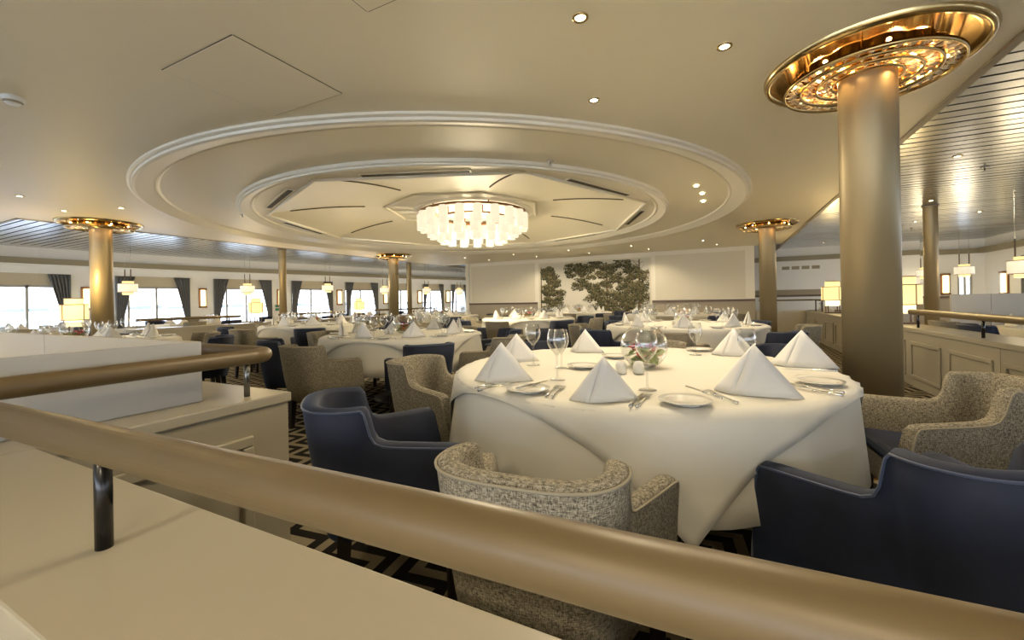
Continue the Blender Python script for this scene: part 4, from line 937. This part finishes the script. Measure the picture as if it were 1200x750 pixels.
for P_, q, lb, dz in ((fork, (634, 471, 659, 449), pair, 0), (fork, (641, 472, 665, 450), pair, 0),
        (knife, (734, 482, 756, 460), 'steel knife lying beside a fork in front of the wine glass', 0), (fork, (742, 482, 764, 460), 'steel fork lying beside a knife in front of the wine glass', 0),
        (knife, (848, 474, 803, 458), 'steel knife resting across the plate beside the wide napkin', 0.014), (fork, (876, 479, 820, 455), 'steel fork resting beside the plate in front of the wide napkin', 0),
        (knife, (985, 440, 917, 438), 'steel knife resting across the plate before the gold column chair', 0.016), (knife, (975, 463, 930, 455), 'steel knife on the cloth beside the plate before the gold column', 0),
        (fork, (978, 460, 934, 452), 'steel fork on the cloth beside the plate before the gold column', 0), (knife, (600, 463, 645, 450), 'steel knife resting across the plate beside the fork pair', 0.014),
        (fork, (568, 457, 595, 451), 'steel fork in front of the broad napkin near the cloth edge', 0), (knife, (566, 454, 592, 449), 'steel knife in front of the broad napkin near the cloth edge', 0)):
    between_px(P_, *q, lb, FK if P_ is fork else KN, dz)

# ================================================================== TERRACES
def terrace_table(u, v_, lx, ly, where, rz=0, seats=()):
    t_ = thing('terrace_table', 'rectangular table under a white cloth, ' + where, 'table', (u, v_, 0), rz); h = 0.68
    MB().box(-lx / 2 + 0.02, lx / 2 - 0.02, -ly / 2 + 0.02, ly / 2 - 0.02, h - 0.03, h).build('tabletop', 'leg_wood', t_)
    for sx_ in (-1, 1):
        for sy_ in (-1, 1): MB().taper((sx_ * (lx / 2 - 0.1), sy_ * (ly / 2 - 0.1)), 0, h - 0.03, 0.02, 0.028).build('leg', 'leg_wood', t_)
    b = MB(); n_ = 60; V = []
    per = []
    for i in range(n_):
        f_ = i / n_ * 4; k = int(f_); q = f_ - k; cs = [(-1, -1), (1, -1), (1, 1), (-1, 1)]; a, c = cs[k], cs[(k + 1) % 4]; per.append(((a[0] + (c[0] - a[0]) * q) * lx / 2, (a[1] + (c[1] - a[1]) * q) * ly / 2))
    for d, g in ((0, 0.9), (0, 1.0), (0.01, 1.004), (0.1, 1.015), (0.25, 1.03)):
        V += [(x * (g + (0.02 * math.sin(i * 1.3) if d > 0.05 else 0)), y * (g + (0.02 * math.sin(i * 1.3) if d > 0.05 else 0)), h + 0.004 - d) for i, (x, y) in enumerate(per)]
    b.add(V, [(k * n_ + i, k * n_ + (i + 1) % n_, (k + 1) * n_ + (i + 1) % n_, (k + 1) * n_ + i) for k in range(4) for i in range(n_)]); b.f.append(tuple(range(n_))); b.m.append(0)
    c = b.build('tablecloth', 'cloth', None, False, (u, v_, 0)); c.rotation_euler = (0, 0, rz); tag(c, 'short white tablecloth, ' + where, 'tablecloth')
    z = h + 0.006
    cs_, sn = math.cos(rz), math.sin(rz); W2 = lambda x, y: (u + x * cs_ - y * sn, v_ + x * sn + y * cs_, z)
    nx = max(2, int(ly / 0.62))
    for i in range(nx):
        y = -ly / 2 + ly * (i + 0.5) / nx
        for s in (-1, 1):
            wine.get(W2(s * 0.09, y + 0.09), 0, 'stemmed wine glass, ' + where, 'wine glasses, ' + where); water.get(W2(s * 0.09, y - 0.07), 0, 'large-bowled water goblet, ' + where, 'water goblets, ' + where)
            nap.get(W2(s * (lx / 2 - 0.14), y), rz + s * PI / 2, 'white napkin folded into a standing peak, ' + where, 'napkins, ' + where)
    for (x, y, a, kind) in seats:
        p = W2(x, y); chair[kind].get((p[0], p[1], 0), rz + a, ('navy velvet tub chair ' if kind == 'blue' else 'beige tweed tub chair ') + where, ('navy chairs ' if kind == 'blue' else 'beige chairs ') + where)
def seats4(lx, ly): return [(-lx / 2 - 0.28, -ly / 3.6, -PI / 2, 'blue'), (lx / 2 + 0.28, -ly / 3.6, PI / 2, 'beige'), (-lx / 2 - 0.28, ly / 3.6, -PI / 2, 'beige'), (lx / 2 + 0.28, ly / 3.6, PI / 2, 'blue')]
for i, (u, v_, w_) in enumerate(((-12.4, 3.4, 'on the window terrace beside the partition column'), (-12.1, 6.0, 'on the window terrace behind the handrail end'), (-11.9, 8.8, 'on the window terrace beside the slim column'), (-11.5, 11.4, 'on the window terrace beyond the slim column'), (-11.45, 14.4, 'on the window terrace near its end wall'))):
    terrace_table(u, v_, 0.95, 1.5, w_, 0, seats4(0.95, 1.5))
for i, (u, v_, w_) in enumerate(((3.5, 7.0, 'on the starboard terrace behind the handrail end'), (3.5, 4.3, 'on the starboard terrace behind the straight handrail'), (3.5, 12.2, 'on the starboard terrace beside the lit lantern'), (3.0, 14.75, 'on the far starboard terrace below the vent wall'))):
    terrace_table(u, v_, 0.95, 1.4, w_, PI / 2 if i == 3 else 0, seats4(0.95, 1.4)[:0 if i == 3 else 4])
# starboard partition and banquette
p0 = atv(1114, 346, 8.4); 
sp2 = thing('partition_screen', 'pale partition panel standing on the starboard terrace', 'partition', (p0[0], 8.4, 0))
bev(MB().box(0, 0.42, 0, 0.04, 0.12, 1.09).build('partition_board', 'board', sp2), 0.003); bev(MB().box(0.425, 2.2, 0, 0.04, 0.12, 1.09).build('partition_board', 'board', sp2), 0.003)
MB().box(0.03, 2.2, 0.005, 0.035, 0, 0.12).build('plinth', 'taupe', sp2)
q0 = atv(1073, 350, 10.6); q1 = atv(1128, 350, 10.6)
bq = thing('banquette', 'brown upholstered banquette with grey padded back on the starboard terrace', 'bench', (q0[0], 10.6, 0))
w_ = q1[0] - q0[0]
bev(MB().box(0, w_, 0, 0.12, 0.40, 1.02).build('backrest', 'taupe', bq), 0.02); bev(MB().box(-0.01, w_, -0.02, 0.14, 1.02, 1.06).build('top_rail', 'brown', bq), 0.01)
bev(MB().box(0, w_, -0.5, 0.0, 0.30, 0.45).build('seat', 'taupe', bq), 0.03); MB().box(0.04, w_ - 0.04, -0.44, 0.08, 0, 0.30).build('plinth', 'brown', bq)
